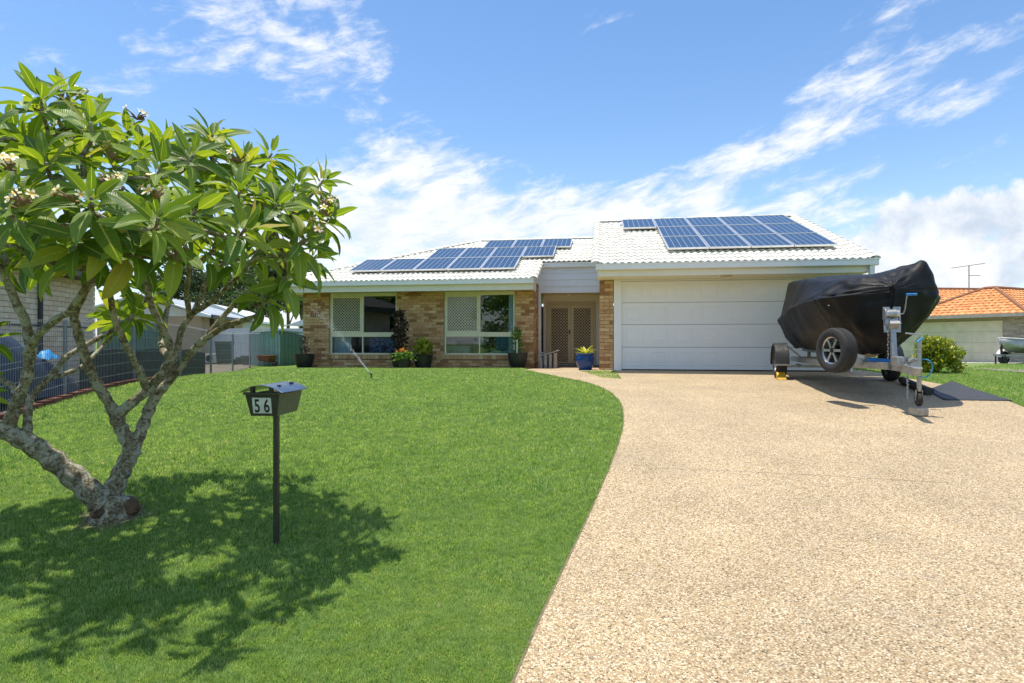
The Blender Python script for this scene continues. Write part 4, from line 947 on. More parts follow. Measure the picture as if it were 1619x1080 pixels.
for k in range(7): leaf_cloud(14, (lambda c_: lambda r: (c_[0]+r.gauss(0, .012), c_[1]+r.gauss(0, .012), c_[2]+r.gauss(0, .01)))((rr.uniform(-.14, .14), rr.uniform(-.2, .05), rr.uniform(.44, .58))), .04, rr, 1.2).build('flower', MATS['orange_petal'], p4)
p5 = pot('potted_plant', hg(-2.80, V-.45), bowl(.285, .45, .17), MATS['black_pot'], 'wide black pot with small green shrub and white plant tag beside the window', seg_soil=(.255, .39))
m = MB(); m.tube([(0, 0, .36), (.01, 0, .7), (-.02, .01, 1.08)], [.014, .01, .004], 6); m.build('stem', MATS['twig_brown'], p5)
leaf_cloud(330, lambda r: (lambda z: (r.gauss(0, .085)*(1.35-z*.65), r.gauss(0, .085)*(1.35-z*.65), z))(r.uniform(.42, 1.14)), .085, rr, 1.8, .3).build('foliage', MATS['green_leaf'], p5)
m = MB(); m.box(-.02, .02, -.122, -.118, .36, .82); o = m.build('plant_tag', MATS['plate_white'], p5); p5.rotation_euler = (0, 0, -TH); 
p6 = pot('potted_plant', hg(-.86, .10), [(.001, 0), (.15, 0), (.17, .03), (.235, .20), (.255, .31), (.235, .385), (.225, .40), (.25, .425), (.255, .445), (.235, .45), (.21, .42), (.22, .36)], MATS['blue_glaze'], 'glossy blue glazed pot with lime green rosette plant by the garage pillar', n=36, seg_soil=(.225, .38)); p6.scale = (.92, .92, .92)
for k in range(15):
    a = k*2.4; tl = .35+.055*k; l = rr.uniform(.30, .42); m = MB(); n_ = 6; dx, dy = math.cos(a), math.sin(a); y = 0; z = .38; an = R(82)-tl*.75
    prev = []
    for i in range(n_+1):
        s = i/n_; w_ = .034*(math.sin(math.pi*(.12+.86*s))**.8) if i < n_ else 0; m.v += [(dx*y-dy*w_, dy*y+dx*w_, z+w_*.35), (dx*y, dy*y, z), (dx*y+dy*w_, dy*y-dx*w_, z+w_*.35)]
        y += math.cos(an-s*.9)*l/n_; z += math.sin(an-s*.9)*l/n_
    for i in range(n_): q = 3*i; m.f += [(q, q+1, q+4, q+3), (q+1, q+2, q+5, q+4)]
    m.build('leaf', MATS['lime_leaf'], p6, smooth=True)
# ================================================================== weathered bench by the porch
mat('weathered_timber', (.52, .48, .42), .85, c2=(.34, .30, .25), scale=9, bump=.5, bscale=50)
bnz = -.1; bq = hw(-2.25, 2.75); bnc = empty('bench', (bq.x, bq.y, float(gz(bq.x, bq.y))), -TH, label='weathered pale timber bench with sloping top standing beside the porch post', cat='bench')
for i in range(4):
    x_ = .02+.135*i; m = MB(); m.box(x_, x_+.075, 0, .34, 0, .325+.30*x_); m.build('leg', MATS['weathered_timber'], bnc, bevel=.006)
for i in range(3): MB().beam((-.03, .055+.115*i, .345), (.56, .055+.115*i, .525), .105, .028).build('plank', MATS['weathered_timber'], bnc, bevel=.005)
m = MB(); m.box(.0, .13, .12, .30, .415, .47); o = m.build('folded_mat', mat('grey_cloth', (.30, .30, .31), .9, c2=(.4, .4, .4), scale=20), None, bevel=.02); o.location = bnc.location; o.rotation_euler = (0, 0, -TH); tag(o, 'small folded grey cloth lying on the weathered bench', 'cloth')
# porch slab
rows = []
for v_ in np.linspace(-.6, 4.48, 12):
    rr_ = []
    for u_ in np.linspace(-2.33 if v_ > 2.5 else -2.33, -.54, 6): p = hw(u_, v_); rr_.append((p.x, p.y, max(float(gz(p.x, p.y))+.012, -.12)))
    rows.append(rr_)
sheet('path', rows, MATS['aggregate'])
# ================================================================== sprinkler and its jet
mat('black_plastic', (.02, .025, .02), .5)
spq = gp(587, 599); spk = empty('sprinkler', spq, label='small black lawn sprinkler spraying water in the grass', cat='sprinkler')
m = MB(); m.lathe([(.001, .0), (.05, .0), (.05, .02), (.02, .03), (.016, .10), (.03, .105), (.03, .13), (.001, .14)], 10); m.build('body', MATS['black_plastic'], spk)
m = MB()
for a in (0, 2.09, 4.19): m.beam((0, 0, .02), (.12*math.cos(a), .12*math.sin(a), .008), .02, .014)
m.build('base_leg', MATS['black_plastic'], spk)
spk.scale = (.75, .75, .75)
m = MB(); m.tube([(0, 0, .12), (-.03, 0, .15), (-.05, 0, .17)], [.018, .015, .010], 8); m.build('nozzle', MATS['black_plastic'], spk)
m_, t, b = newmat('water_drop'); b.inputs['Base Color'].default_value = (.75, .78, .8, 1); b.inputs['Roughness'].default_value = .1; b.inputs['Transmission Weight'].default_value = .15; b.inputs['IOR'].default_value = 1.33
rr = random.Random(9); m = MB(); A = Vector((-.04, 0, .13)); Bq = at(494, 484, spq.y+.2)-spq
for i in range(900):
    s = rr.random()**1.25; p = A.lerp(Bq, s)+Vector((0, 0, 1))*(.42*s*(1-s))*0.5
    sp2 = .004+.10*s; p = p+Vector((rr.gauss(0, sp2*.6), rr.gauss(0, sp2), rr.gauss(0, sp2*.6))); d = rr.uniform(.0014, .0032); e1 = (Bq-A).normalized()*d*rr.uniform(1.5, 5)
    o1 = Vector((0, 0, d)); o2 = Vector((0, d, 0)); n0 = len(m.v)
    m.v += [tuple(p-e1), tuple(p+o1), tuple(p+o2), tuple(p-o1-o2), tuple(p+e1)]; m.f += [(n0, n0+1, n0+2), (n0, n0+2, n0+3), (n0, n0+3, n0+1), (n0+4, n0+2, n0+1), (n0+4, n0+3, n0+2), (n0+4, n0+1, n0+3)]
o = m.build('water_spray', MATS['water_drop'], None); o.location = spq; tag(o, 'thin jet of water drops rising from the lawn sprinkler', 'water', kind='stuff')
# ================================================================== inside the bedrooms
mat('curtain', (.62, .70, .78), .9, c2=(.5, .58, .68), scale=4); mat('teal_cover', (.10, .36, .46), .8, c2=(.06, .28, .38), scale=5); mat('white_linen', (.7, .69, .66), .9); mat('blue_pattern', (.04, .12, .34), .8, c2=(.30, .42, .60), scale=14, lo=.45, hi=.55); mat('lamp_base', (.45, .42, .12), .5); mat('oak', (.42, .30, .17), .6)
def hthing(name, u, v, z, label, cat): p = hw(u, v, z); return empty(name, p, -TH, label=label, cat=cat)
def curtain(u0, u1, z0, z1, label):
    m = MB(); n = 40; e_ = hthing('curtain', u0, V+.3, z0, label, 'curtain')
    for i in range(n+1): x = (u1-u0)*i/n; y = .03*math.sin(i*1.35); m.v += [(x, y, 0), (x, y, z1-z0)]
    for i in range(n): m.f.append((2*i, 2*i+2, 2*i+3, 2*i+1))
    m.build('drape', MATS['curtain'], e_, smooth=True); MB().tube([(0, 0, z1-z0+.01), (u1-u0, 0, z1-z0+.01)], .012, 6).build('rail', MATS['white_linen'], e_)
curtain(-8.66, -8.05, -.02, .88, 'pale blue curtain behind the window beside the brick corner')
curtain(-3.17, -2.88, -.02, 2.12, 'narrow pale blue curtain behind the window beside the porch')
e_ = hthing('sofa', -8.0, V+1.0, -.08, 'sofa with blue patterned cushions behind the window with the sprinkler jet', 'sofa')
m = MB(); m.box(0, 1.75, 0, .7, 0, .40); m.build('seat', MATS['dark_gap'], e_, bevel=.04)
m = MB(); m.box(0, 1.75, .55, .8, .40, .88); m.build('backrest', MATS['blue_pattern'], e_, bevel=.05)
for k in range(3): m = MB(); m.box(.08+.55*k, .58+.55*k, .35, .52, .41, .78); m.build('cushion', MATS['blue_pattern'], e_, bevel=.06)
e_ = hthing('bed', -5.5, V+.9, -.08, 'bed with rumpled white linen behind the window beside the porch', 'bed')
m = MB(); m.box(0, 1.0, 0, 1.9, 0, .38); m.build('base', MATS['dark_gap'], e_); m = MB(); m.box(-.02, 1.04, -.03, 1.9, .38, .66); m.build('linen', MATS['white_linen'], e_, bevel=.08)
m = MB(); m.box(.1, .55, .1, .4, .66, .84); m.build('pillow', MATS['white_linen'], e_, bevel=.08)
e_ = hthing('armchair', -3.85, V+.8, -.08, 'teal armchair behind the window beside the porch', 'armchair')
m = MB(); m.box(0, .85, 0, .75, .16, .50); m.build('seat', MATS['teal_cover'], e_, bevel=.06); m = MB(); m.box(.1, .85, .55, .8, .50, .95); m.build('backrest', MATS['teal_cover'], e_, bevel=.08)
for x_ in (.06, .75): m = MB(); m.box(x_, x_+.05, .05, .1, 0, .16); m.build('leg', MATS['oak'], e_)
e_ = hthing('bedside_table', -4.35, V+.9, -.08, 'small bedside table holding a lamp, between bed and armchair', 'table')
m = MB(); m.box(0, .42, 0, .4, .38, .42); m.build('table_top', MATS['oak'], e_)
for x_ in (.0, .38): m = MB(); m.box(x_, x_+.04, 0, .4, 0, .38); m.build('leg', MATS['oak'], e_)
e_ = hthing('table_lamp', -4.15, V+1.1, .34, 'table lamp with olive base and white shade on the bedside table', 'lamp')
MB().lathe([(.001, 0), (.07, 0), (.09, .10), (.05, .2), (.015, .22), (.015, .27)], 14).build('lamp_base', MATS['lamp_base'], e_, smooth=True); MB().lathe([(.15, .25), (.11, .45)], 16).build('lamp_shade', MATS['white_linen'], e_, smooth=True)
# ================================================================== boat on trailer
mat('cover_fabric', (.007, .007, .008), .5, c2=(.011, .011, .012), scale=6, bump=.12, bscale=300, spec=.18)
mat('hull_tan', (.50, .44, .33), .4, c2=(.40, .35, .26), scale=5); mat('galvanised', (.44, .44, .43), .42, .8, c2=(.30, .30, .30), scale=18)
mat('tyre', (.022, .022, .022), .85, c2=(.03, .029, .028), scale=20, bump=.2); mat('mudguard', (.035, .035, .037), .32, c2=(.05, .05, .05), scale=6)
mat('rim_dark', (.02, .02, .022), .35, .4); mat('rim_silver', (.55, .56, .57), .3, .9); mat('blue_plastic', (.02, .20, .52), .35); mat('yellow_plastic', (.72, .42, .02), .45, c2=(.6, .33, .02), scale=10)
mat('strap_blue', (.05, .30, .50), .6); mat('rubber_mat', (.028, .028, .03), .6, c2=(.04, .04, .042), scale=9, bump=.1); mat('rope', (.5, .48, .4), .9)
F2 = Vector((-.28, -.96, 0)).normalized(); N2 = Vector((-F2.y, F2.x, 0)); N2 = Vector((.96, -.28, 0)).normalized()
W0 = Vector((5.38, 8.45, 0))            # winch station
def bt(t_, n_, z): return W0+F2*t_+N2*n_+Vector((0, 0, z))
def gt(t_, n_): p = bt(t_, n_, 0); return float(gz(p.x, p.y))
boat = empty('covered_boat', bt(-1.5, 0, .4), label='runabout boat under a black fabric cover on the trailer beside the garage', cat='boat')
BO = boat.location.copy()
# cover sections: t, centre half-width list as (n, z) from the right lower edge over the top to the left lower edge
ST = [(-4.15, .86, 1.08, .66, 1.86, 1.86, .58, .56), (-4.0, .95, 1.12, .74, 1.93, 1.95, .55, .60), (-3.2, .99, 1.18, .74, 1.90, 1.95, .56, .60), (-2.3, .99, 1.27, .74, 1.82, 1.88, .55, .56), (-1.4, .93, 1.33, .66, 1.72, 1.79, .55, .46),
      (-.95, .90, 1.34, .60, 1.67, 1.73, .53, .30), (-.55, .82, 1.33, .50, 1.62, 1.68, .50, .14), (-.30, .66, 1.34, .40, 1.58, 1.64, .50, .02), (-.12, .44, 1.36, .27, 1.54, 1.59, .58, .006), (.0, .20, 1.38, .12, 1.50, 1.53, .78, .004), (.05, .03, 1.38, .02, 1.46, 1.47, 1.05, .001)]
def section(s):
    t_, g, zg, sh, zs_, zt, zl, cl = s
    half = [(cl, zl), (cl+(g-cl)*.55, zl+(zg-zl)*.42), (g, zg), (g*.93, zg+.07), (sh, zs_), (sh*.5, zs_+(zt-zs_)*.8)]
    return [(n_, z) for n_, z in half]+[(0, zt)]+[(-n_, z) for n_, z in reversed(half)]
secs = [section(s) for s in ST]; k_ = len(secs[0])
# resample smoothly along the length
def lerp_sec(tq):
    ts = [s[0] for s in ST]; i = max(0, min(len(ts)-2, int(np.searchsorted(ts, tq))-1)); 
    f = (tq-ts[i])/(ts[i+1]-ts[i]); return [(a[0]+(b_[0]-a[0])*f, a[1]+(b_[1]-a[1])*f) for a, b_ in zip(secs[i], secs[i+1])]
m = MB(); tq = np.concatenate([np.linspace(-4.15, -.9, 36), np.linspace(-.84, .05, 24)]); sub = 5
from mathutils import noise as mnoise
ncol = 0
for t_ in tq:
    s = lerp_sec(t_); row = []
    for j in range(k_-1):
        for q in range(sub):
            f = q/sub; row.append((s[j][0]+(s[j+1][0]-s[j][0])*f, s[j][1]+(s[j+1][1]-s[j][1])*f, j+f))
    row.append((s[-1][0], s[-1][1], k_-1)); ncol = len(row)
    for (n_, z, j) in row:
        p = bt(t_, n_, z); c_ = Vector((n_, z-1.1, 0)); 
        wr = mnoise.noise(Vector((t_*1.3, j*.9, 1.7)))*.03+mnoise.noise(Vector((t_*4.2+j*1.1, j*1.8, 5.1)))*.018
        wr += .010*math.sin(t_*8.5+3*mnoise.noise(Vector((t_*1.1, j*.5, 3))))*max(0, 1-abs(j-1.4)/1.6)+.010*math.sin(t_*8.5+2+3*mnoise.noise(Vector((t_*1.1, j*.5, 7))))*max(0, 1-abs(j-10.6)/1.6)
        bowf = max(0, min(1, (t_+1.3)/.9)); wr += bowf*.06*mnoise.noise(Vector((t_*7+j*2.2, j*2.4-t_*3, 9)))
        if 3.2 < j < 8.8: wr -= .03*max(0, math.sin((t_+4.1)*math.pi/1.35))*(1-abs(n_))*(t_ < -.3)
        if 2 < j < 9: p = p+min(1, (j-2)/1.7)*Vector((0, 0, .20*math.exp(-((t_+.40)/.28)**2-((n_-.52)/.28)**2)+.15*math.exp(-((t_+.36)/.12)**2-((n_-.54)/.12)**2)+.10*math.exp(-((t_+.7)/.5)**2-((n_-.2)/.3)**2)))+N2*.05*math.exp(-((t_+.42)/.3)**2-((n_-.46)/.24)**2)
        out = Vector((n_, 0, z-1.15)); out = (N2*n_+Vector((0, 0, z-1.15))); out = out.normalized() if out.length > .01 else Vector((0, 0, 1))
        m.v.append(tuple(p+out*wr-BO))
for i in range(len(tq)-1):
    for j in range(ncol-1): a = i*ncol+j; m.f.append((a, a+1, a+ncol+1, a+ncol))
m.f.append(tuple(range(ncol))); m.f.append(tuple((len(tq)-1)*ncol+j for j in reversed(range(ncol))))
o = m.build('cover', MATS['cover_fabric'], boat, smooth=True); sm = o.modifiers.new('sub', 'SUBSURF'); sm.levels = sm.render_levels = 1
# small eyelets along the bow
for (x_, y_, d_) in ((1466, 466, 8.62), (1478, 476, 8.62), (1310, 483, 8.9)):
    q = at(x_, y_, d_)-BO; MB().obox(q, (.008, 0, 0), (0, .008, 0), (0, 0, .008)).build('eyelet', MATS['rim_silver'], boat)
m = MB(); hs_ = [(-4.05, .62, .66, .42), (-3.0, .62, .66, .40), (-2.0, .56, .66, .40), (-1.3, .44, .64, .42), (-.8, .30, .66, .45), (-.5, .08, .60, .50)]
for (t_, hwid, zc, zk) in hs_: m.v += [tuple(bt(t_, n_, z)-BO) for n_, z in ((-hwid, zc), (-hwid*.55, (zc*.45+zk*.55)), (0, zk), (hwid*.55, (zc*.45+zk*.55)), (hwid, zc))]
for i in range(len(hs_)-1):
    for j in range(4): a = 5*i+j; m.f.append((a, a+5, a+6, a+1))
m.f.append((0, 1, 2, 3, 4)); m.build('hull', MATS['hull_tan'], boat, smooth='angle')
# ---- trailer
tr = empty('boat_trailer', bt(-3.2, 0, gt(-3.2, 0)), label='galvanised boat trailer with spare wheel and winch post under the covered boat', cat='trailer'); TO = tr.location.copy()
def T(t_, n_, z): return bt(t_, n_, z)-TO
def tb(name, a, b_, wx, wz, mt='galvanised', parent=None): return MB().beam(T(*a), T(*b_), wx, wz).build(name, MATS[mt], parent or tr, bevel=.004)
AX = -3.35
for s in (-1, 1):
    tb('side_rail', (-4.2, s*.62, .33), (-1.6, s*.60, .33), .05, .10); tb('side_rail', (-1.6, s*.60, .33), (.15, s*.06, .345), .05, .10)
tb('drawbar', (-1.2, 0, .345), (.72, 0, .335), .075, .10)
for t_ in (-4.1, -2.6, -1.5): tb('cross_member', (t_, -.60, .34), (t_, .60, .34), .05, .07)
tb('axle', (AX, -.95, .20), (AX, .95, .20), .05, .05)
for s in (-1, 1):
    tb('leaf_spring', (AX-.35, s*.62, .22), (AX+.35, s*.62, .22), .05, .04); tb('roller_bracket', (-3.6, s*.40, .37), (-3.6, s*.40, .50), .05, .05); tb('bunk', (-4.0, s*.42, .52), (-2.0, s*.42, .50), .08, .05, 'mudguard')
    wc = T(AX, s*.98, .21); 
    def wheel(name, c_, ax_, R_, wd, parent):
        wnode = empty(name, c_); wnode.parent = parent; wnode.rotation_euler = Vector(ax_).to_track_quat('X', 'Z').to_euler()
        h = wd/2; MB().lathe([(R_*.60, -h*.8), (R_*.70, -h*.98), (R_*.86, -h), (R_*.955, -h*.86), (R_*.985, -h*.62), (R_*.985, -h*.40), (R_*.972, -h*.38), (R_*.972, -h*.30), (R_, -h*.28), (R_, -h*.05), (R_*.975, -h*.03), (R_*.975, h*.03), (R_, h*.05), (R_, h*.28), (R_*.972, h*.30), (R_*.972, h*.38), (R_*.985, h*.40), (R_*.985, h*.62), (R_*.955, h*.86), (R_*.86, h), (R_*.70, h*.98), (R_*.60, h*.8)], 40, axis='X').build('tyre', MATS['tyre'], wnode, smooth='angle')
        MB().lathe([(R_*.615, -h*.85), (R_*.62, -h*.7), (R_*.56, -h*.6), (R_*.53, -h*.1), (R_*.53, h*.1), (R_*.56, h*.6), (R_*.62, h*.7), (R_*.615, h*.85)], 36, axis='X').build('rim', MATS['rim_silver'], wnode, smooth='angle')
        sp_ = MB()
        for k in range(6):
            a = k*2*math.pi/6; d1 = Vector((0, math.cos(a), math.sin(a))); sd = Vector((0, -math.sin(a), math.cos(a)))
            sp_.obox(d1*R_*.34+Vector((h*.55, 0, 0)), Vector((.012, 0, 0)), d1*R_*.22, sd*R_*.055)
        sp_.build('spokes', MATS['rim_silver'], wnode)
        MB().lathe([(.001, h*.62), (R_*.17, h*.60), (R_*.2, h*.45), (R_*.2, -h*.3)], 20, axis='X').build('hub', MATS['rim_dark'], wnode, smooth='angle')
        MB().lathe([(.001, -h*.35), (R_*.53, -h*.35)], 20, axis='X').build('rim_disc', MATS['rim_dark'], wnode)
        return wnode
    p = bt(AX, s*.98, 0); gzz = float(gz(p.x, p.y))+.014; RW = .315
    wheel('wheel', T(AX, s*.98, gzz+RW), N2*s, RW, .20, tr)
    g_ = MB(); n_ = 14
    for i in range(n_+1):
        a = R(-8)+R(196)*i/n_; r_ = RW+.075
        for (o_, rr_) in ((-.13, r_-.035), (-.115, r_), (.115, r_), (.13, r_-.035)): g_.v.append(tuple(T(AX+math.cos(a)*rr_, s*.98+o_, gzz+RW+math.sin(a)*rr_)))
    for i in range(n_):
        for j in range(3): a = 4*i+j; g_.f.append((a, a+1, a+5, a+4))
    o = g_.build('mudguard', MATS['mudguard'], tr, smooth='angle'); so_ = o.modifiers.new('s', 'SOLIDIFY'); so_.thickness = .006
    tb('mudguard_step', (AX+RW+.085, s*.98-.16, gzz+RW-.04), (AX+RW+.085, s*.98+.16, gzz+RW-.04), .05, .03); tb('mudguard_stay', (AX+.2, s*.64, .40), (AX+.2, s*.90, gzz+RW+.35), .03, .03)
# spare wheel on the rail
spc = at(1322, 554, 8.62)-TO; wheel('spare_wheel', spc, Vector((-.985, -.17, 0)), .328, .215, tr)
tb('spare_bracket', (-.42, -.35, .40), (-.42, -.05, .40), .06, .10); MB().beam(spc+N2*.05, spc+N2*.36+Vector((0, 0, -.1)), .05, .05).build('spare_bracket', MATS['galvanised'], tr)
# winch post
wp = empty('winch_post', T(.16, 0, .38)); wp.parent = tr; 
def Wp(t_, n_, z): return F2*t_+N2*n_+Vector((0, 0, z))
MB().beam(Wp(.0, 0, 0), Wp(-.10, 0, .62), .068, .075, F2).build('column', MATS['galvanised'], wp, bevel=.005)
for s in (-1, 1): MB().beam(Wp(-.08, s*.055, .44), Wp(-.12, s*.06, .80), .012, .10, N2).build('cheek_plate', MATS['galvanised'], wp)
MB().beam(Wp(-.06, 0, .50), Wp(.03, 0, .58), .12, .05).build('bracket', MATS['galvanised'], wp)
q1, q2 = Wp(-.10, -.085, .70), Wp(-.10, .085, .70)
MB().tube([q1, q2], .055, 16).build('winch_drum', MATS['rim_silver'], wp, smooth='angle'); MB().tube([Wp(-.10, -.05, .70), Wp(-.10, .05, .70)], .062, 16).build('strap_roll', MATS['galvanised'], wp, smooth='angle')
MB().tube([q1-N2*.02, q1-N2*.005], .085, 18).build('gear_cover', MATS['galvanised'], wp)
MB().beam(Wp(-.16, -.09, .80), Wp(-.05, -.09, .55), .015, .03).build('winch_frame', MATS['galvanised'], wp); MB().beam(Wp(-.16, .09, .80), Wp(-.05, .09, .55), .015, .03).build('winch_frame', MATS['galvanised'], wp); MB().beam(Wp(-.16, -.09, .80), Wp(-.16, .09, .80), .015, .03).build('winch_frame', MATS['galvanised'], wp)
MB().tube([q2, Wp(-.10, .14, .70), Wp(-.08, .155, .76), Wp(-.05, .17, .96)], [.009]*4, 7).build('crank_arm', MATS['galvanised'], wp, smooth='angle'); MB().tube([Wp(-.05, .16, .965), Wp(-.05, .29, .965)], .019, 10).build('crank_handle', MATS['blue_plastic'], wp, smooth='angle')
ch = MB()
for i in range(9): ch.tube([Wp(-.01+.01*math.sin(i), -.075, .46-.045*i), Wp(-.015, -.08+.012*(i % 2), .43-.045*i)], .009, 6)
ch.build('safety_chain', MATS['galvanised'], wp)
MB().tube([T(-.28, -.22, .42), T(-.24, 0, .40), T(-.28, .22, .42)], .035, 10).build('keel_roller', MATS['blue_plastic'], tr, smooth='angle'); tb('roller_bracket', (-.26, -.2, .36), (-.26, .2, .36), .04, .05)
# coupling, jockey stand
tb('coupling', (.55, 0, .33), (1.0, 0, .31), .09, .11); MB().tube([T(1.0, 0, .28), T(1.02, 0, .36)], .055, 12).build('coupling_head', MATS['galvanised'], tr, smooth='angle'); MB().beam(T(.70, 0, .40), T(.98, 0, .47), .03, .02).build('coupling_lever', MATS['galvanised'], tr)
m = MB(); m.beam(T(.38, -.06, .42), T(.62, -.06, .42), .10, .14); m.build('brake_unit', MATS['galvanised'], tr, bevel=.02); MB().tube([T(.42, .08, .44), T(.60, .08, .44)], .05, 12).build('brake_reservoir', MATS['rim_silver'], tr, smooth='angle')
jp = (.62, .15); jg = gt(*jp)+.014
MB().tube([T(jp[0], jp[1], jg+.36), T(jp[0], jp[1], .74)], .028, 12).build('jockey_tube', MATS['galvanised'], tr, smooth='angle'); MB().tube([T(jp[0], jp[1], jg+.32), T(jp[0], jp[1], jg+.44)], .022, 12).build('jockey_shaft', MATS['galvanised'], tr, smooth='angle')
MB().beam(T(jp[0], 0.02, .37), T(jp[0], jp[1], .37), .05, .12).build('jockey_clamp', MATS['galvanised'], tr)
wj = T(jp[0]-.02, jp[1], jg+.215); MB().lathe([(.02, -.025), (.085, -.025), (.095, -.012), (.095, .012), (.085, .025), (.02, .025)], 20, axis='X').xform(Matrix.Translation(wj) @ N2.to_track_quat('X', 'Z').to_matrix().to_4x4()).build('jockey_wheel', MATS['tyre'], tr, smooth='angle')
for s in (-1, 1): MB().beam(T(jp[0]-.02, jp[1]+s*.035, jg+.20), T(jp[0], jp[1]+s*.035, jg+.34), .006, .04).build('jockey_fork', MATS['galvanised'], tr)
MB().tube([T(jp[0], jp[1], .74), T(jp[0], jp[1]+.02, .78), T(jp[0], jp[1]-.16, .80)], .010, 7).build('jockey_crank', MATS['galvanised'], tr, smooth='angle')
# blue hose looped on the stand
hp = [T(jp[0]+.03+.02*math.sin(a*2), jp[1]+.05+.09*math.cos(a), .34+.12*math.sin(a)) for a in np.linspace(0, 12.0, 40)]
MB().tube(hp, .008, 6).build('blue_hose', MATS['strap_blue'], tr, smooth=True); MB().tube([T(jp[0]-.05, jp[1]-.02, .70), T(jp[0]+.02, jp[1]+.04, .74), T(jp[0]+.05, jp[1]-.04, .68)], .014, 6).build('blue_strap', MATS['strap_blue'], tr)
ch = MB()
for i in range(8): ch.tube([T(.55, .03, .28-.05*i*.9), T(.56+.012*(i % 2), .04, .24-.05*i*.9)], .011, 6)
ch.build('hanging_chain', MATS['galvanised'], tr)
# wheel chock, block, mat
p = bt(AX+.36, -1.0, 0); cz = float(gz(p.x, p.y))+.0145
m = MB(); m.v = [(-.08, -.10, 0), (.08, -.10, 0), (.08, .10, 0), (-.08, .10, 0), (-.08, -.06, .05), (.08, -.06, .05), (.08, .10, .145), (-.08, .10, .145)]; m.f = [(0,3,2,1),(4,5,6,7),(0,1,5,4),(1,2,6,5),(2,3,7,6),(3,0,4,7)]
o = m.build('wheel_chock', MATS['yellow_plastic'], None, bevel=.008); o.location = (p.x, p.y, cz); o.rotation_euler = (0, 0, math.atan2(F2.y, F2.x)+R(90)); tag(o, 'yellow plastic wedge chock against the trailer wheel near the garage', 'chock')
p = bt(jp[0]-.02, jp[1], 0); cz = float(gz(p.x, p.y))+.0145
mat('old_concrete', (.50, .44, .34), .95, c2=(.36, .31, .24), scale=14, bump=.9, bscale=50)
m = MB(); m.box(-.085, .085, -.08, .08, 0, .105); o = m.build('concrete_block', MATS['old_concrete'], None, bevel=.018); o.location = (p.x, p.y, cz-.002); o.rotation_euler = (0, 0, R(12)); tag(o, 'worn concrete block under the trailer jockey wheel', 'block')
A, B_, C_, D_ = gp(1468, 621), gp(1505, 606.5), gp(1602, 636), gp(1492, 634.5)
rows = []
for i in range(13):
    f = i/12; a = A.lerp(D_, f)*(1-0)+Vector((0, 0, 0)); b_ = B_.lerp(C_, f); r_ = []
    for j in range(13):
        q = a.lerp(b_, j/12); bump = .03*math.exp(-((f*12)/2.2)**2)+.004*math.sin(i*.7+j*.5); r_.append((q.x, q.y, float(gz(q.x, q.y))+.022+max(0, bump)*1.0))
    rows.append(r_)
rm = empty('rubber_mat', A, label='black rubber matting half unrolled on the drive beside the trailer coupling', cat='mat')
o = sheet('mat_sheet', [[tuple(Vector(q)-A) for q in r_] for r_ in rows], MATS['rubber_mat'], None, rm); s_ = o.modifiers.new('s', 'SOLIDIFY'); s_.thickness = .006; s_.offset = 1
ra, rb = gp(1426, 607.5), gp(1470, 627); d = (rb-ra); MB().tube([ra-A+Vector((0, 0, .08)), rb-A+Vector((0, 0, .08))], .062, 18).build('mat_roll', MATS['rubber_mat'], rm, smooth='angle')
# ================================================================== left boundary fence
random.seed(11)
mat('fence_wire', (.42, .44, .45), .5, .6, c2=(.34, .36, .37), scale=8); mat('post_grey', (.28, .31, .33), .5, .5, c2=(.24, .27, .29), scale=8)
def fpt(y, z=0, dx=0): x = FENCE_X(y)+dx; return Vector((x, y, float(gz(x, y))+z))
fn = empty('wire_fence', fpt(12), label='tall grey welded wire fence on steel posts along the side of the lawn', cat='fence'); FO = fn.location.copy()
PY = [4.55, 6.95, 9.3, 11.75, 14.25, 16.6, 18.8, 21.0, 23.2]
FH = 1.2
for y in PY: MB().tube([fpt(y, -.1)-FO, fpt(y, FH+.02)-FO], .030, 8).build('post', MATS['post_grey'], fn, smooth='angle')
for a, b_ in zip(PY, PY[1:]):
    m = MB(); L_ = b_-a; n = int(L_/.052)
    for i in range(n+1):
        y = a+L_*i/n; p, q = fpt(y, .04, .03)-FO, fpt(y, FH, .03)-FO; m.tube([p, q], .0026, 4, False)
        q2 = fpt(min(y+.026, b_), FH+.045, .03)-FO; q3 = fpt(min(y+.052, b_), FH, .03)-FO; m.tube([q, q2, q3], .0026, 4, False)
    for z in (.06, .22, .42, .62, .70, .90, 1.06, 1.14): m.tube([fpt(a, z, .033)-FO, fpt(b_, z, .033)-FO], .0030, 4, False)
    m.build('mesh_panel', MATS['fence_wire'], fn)
randmat('edging_brick', [(0, (.12, .05, .035)), (.5, (.18, .075, .05)), (1, (.24, .11, .075))], .9, .7, 60, .35, 25)
ed = empty('garden_edging', fpt(10), label='row of dark red edging bricks along the foot of the wire fence', cat='edging'); EO = ed.location.copy()
em = MB(); em.box(-.055, .055, -.5, .5, -.04, .075); ob = em.build('brick', MATS['edging_brick'], ed, bevel=.008); EB = ob.data; bpy.data.objects.remove(ob)
y = 4.6
while y < 12.2:
    l = random.uniform(.22, .42); p = fpt(y+l/2, 0, .13)-EO; o = share('brick', EB, ed, p, (1, l-.012, 1)); o.rotation_euler = (0, 0, math.atan2(.194, 1)+random.uniform(-.04, .04)); y += l
rows = [[tuple(fpt(y, .012, dx)) for dx in (-.06, -.6, -1.2, -2, -3, -4.5, -7)] for y in np.arange(3, 30, .5)]
mat('yard_dirt', (.20, .165, .12), .95, c2=(.14, .115, .08), scale=2, bump=.6, bscale=30); sheet('side_yard', rows, MATS['yard_dirt'])
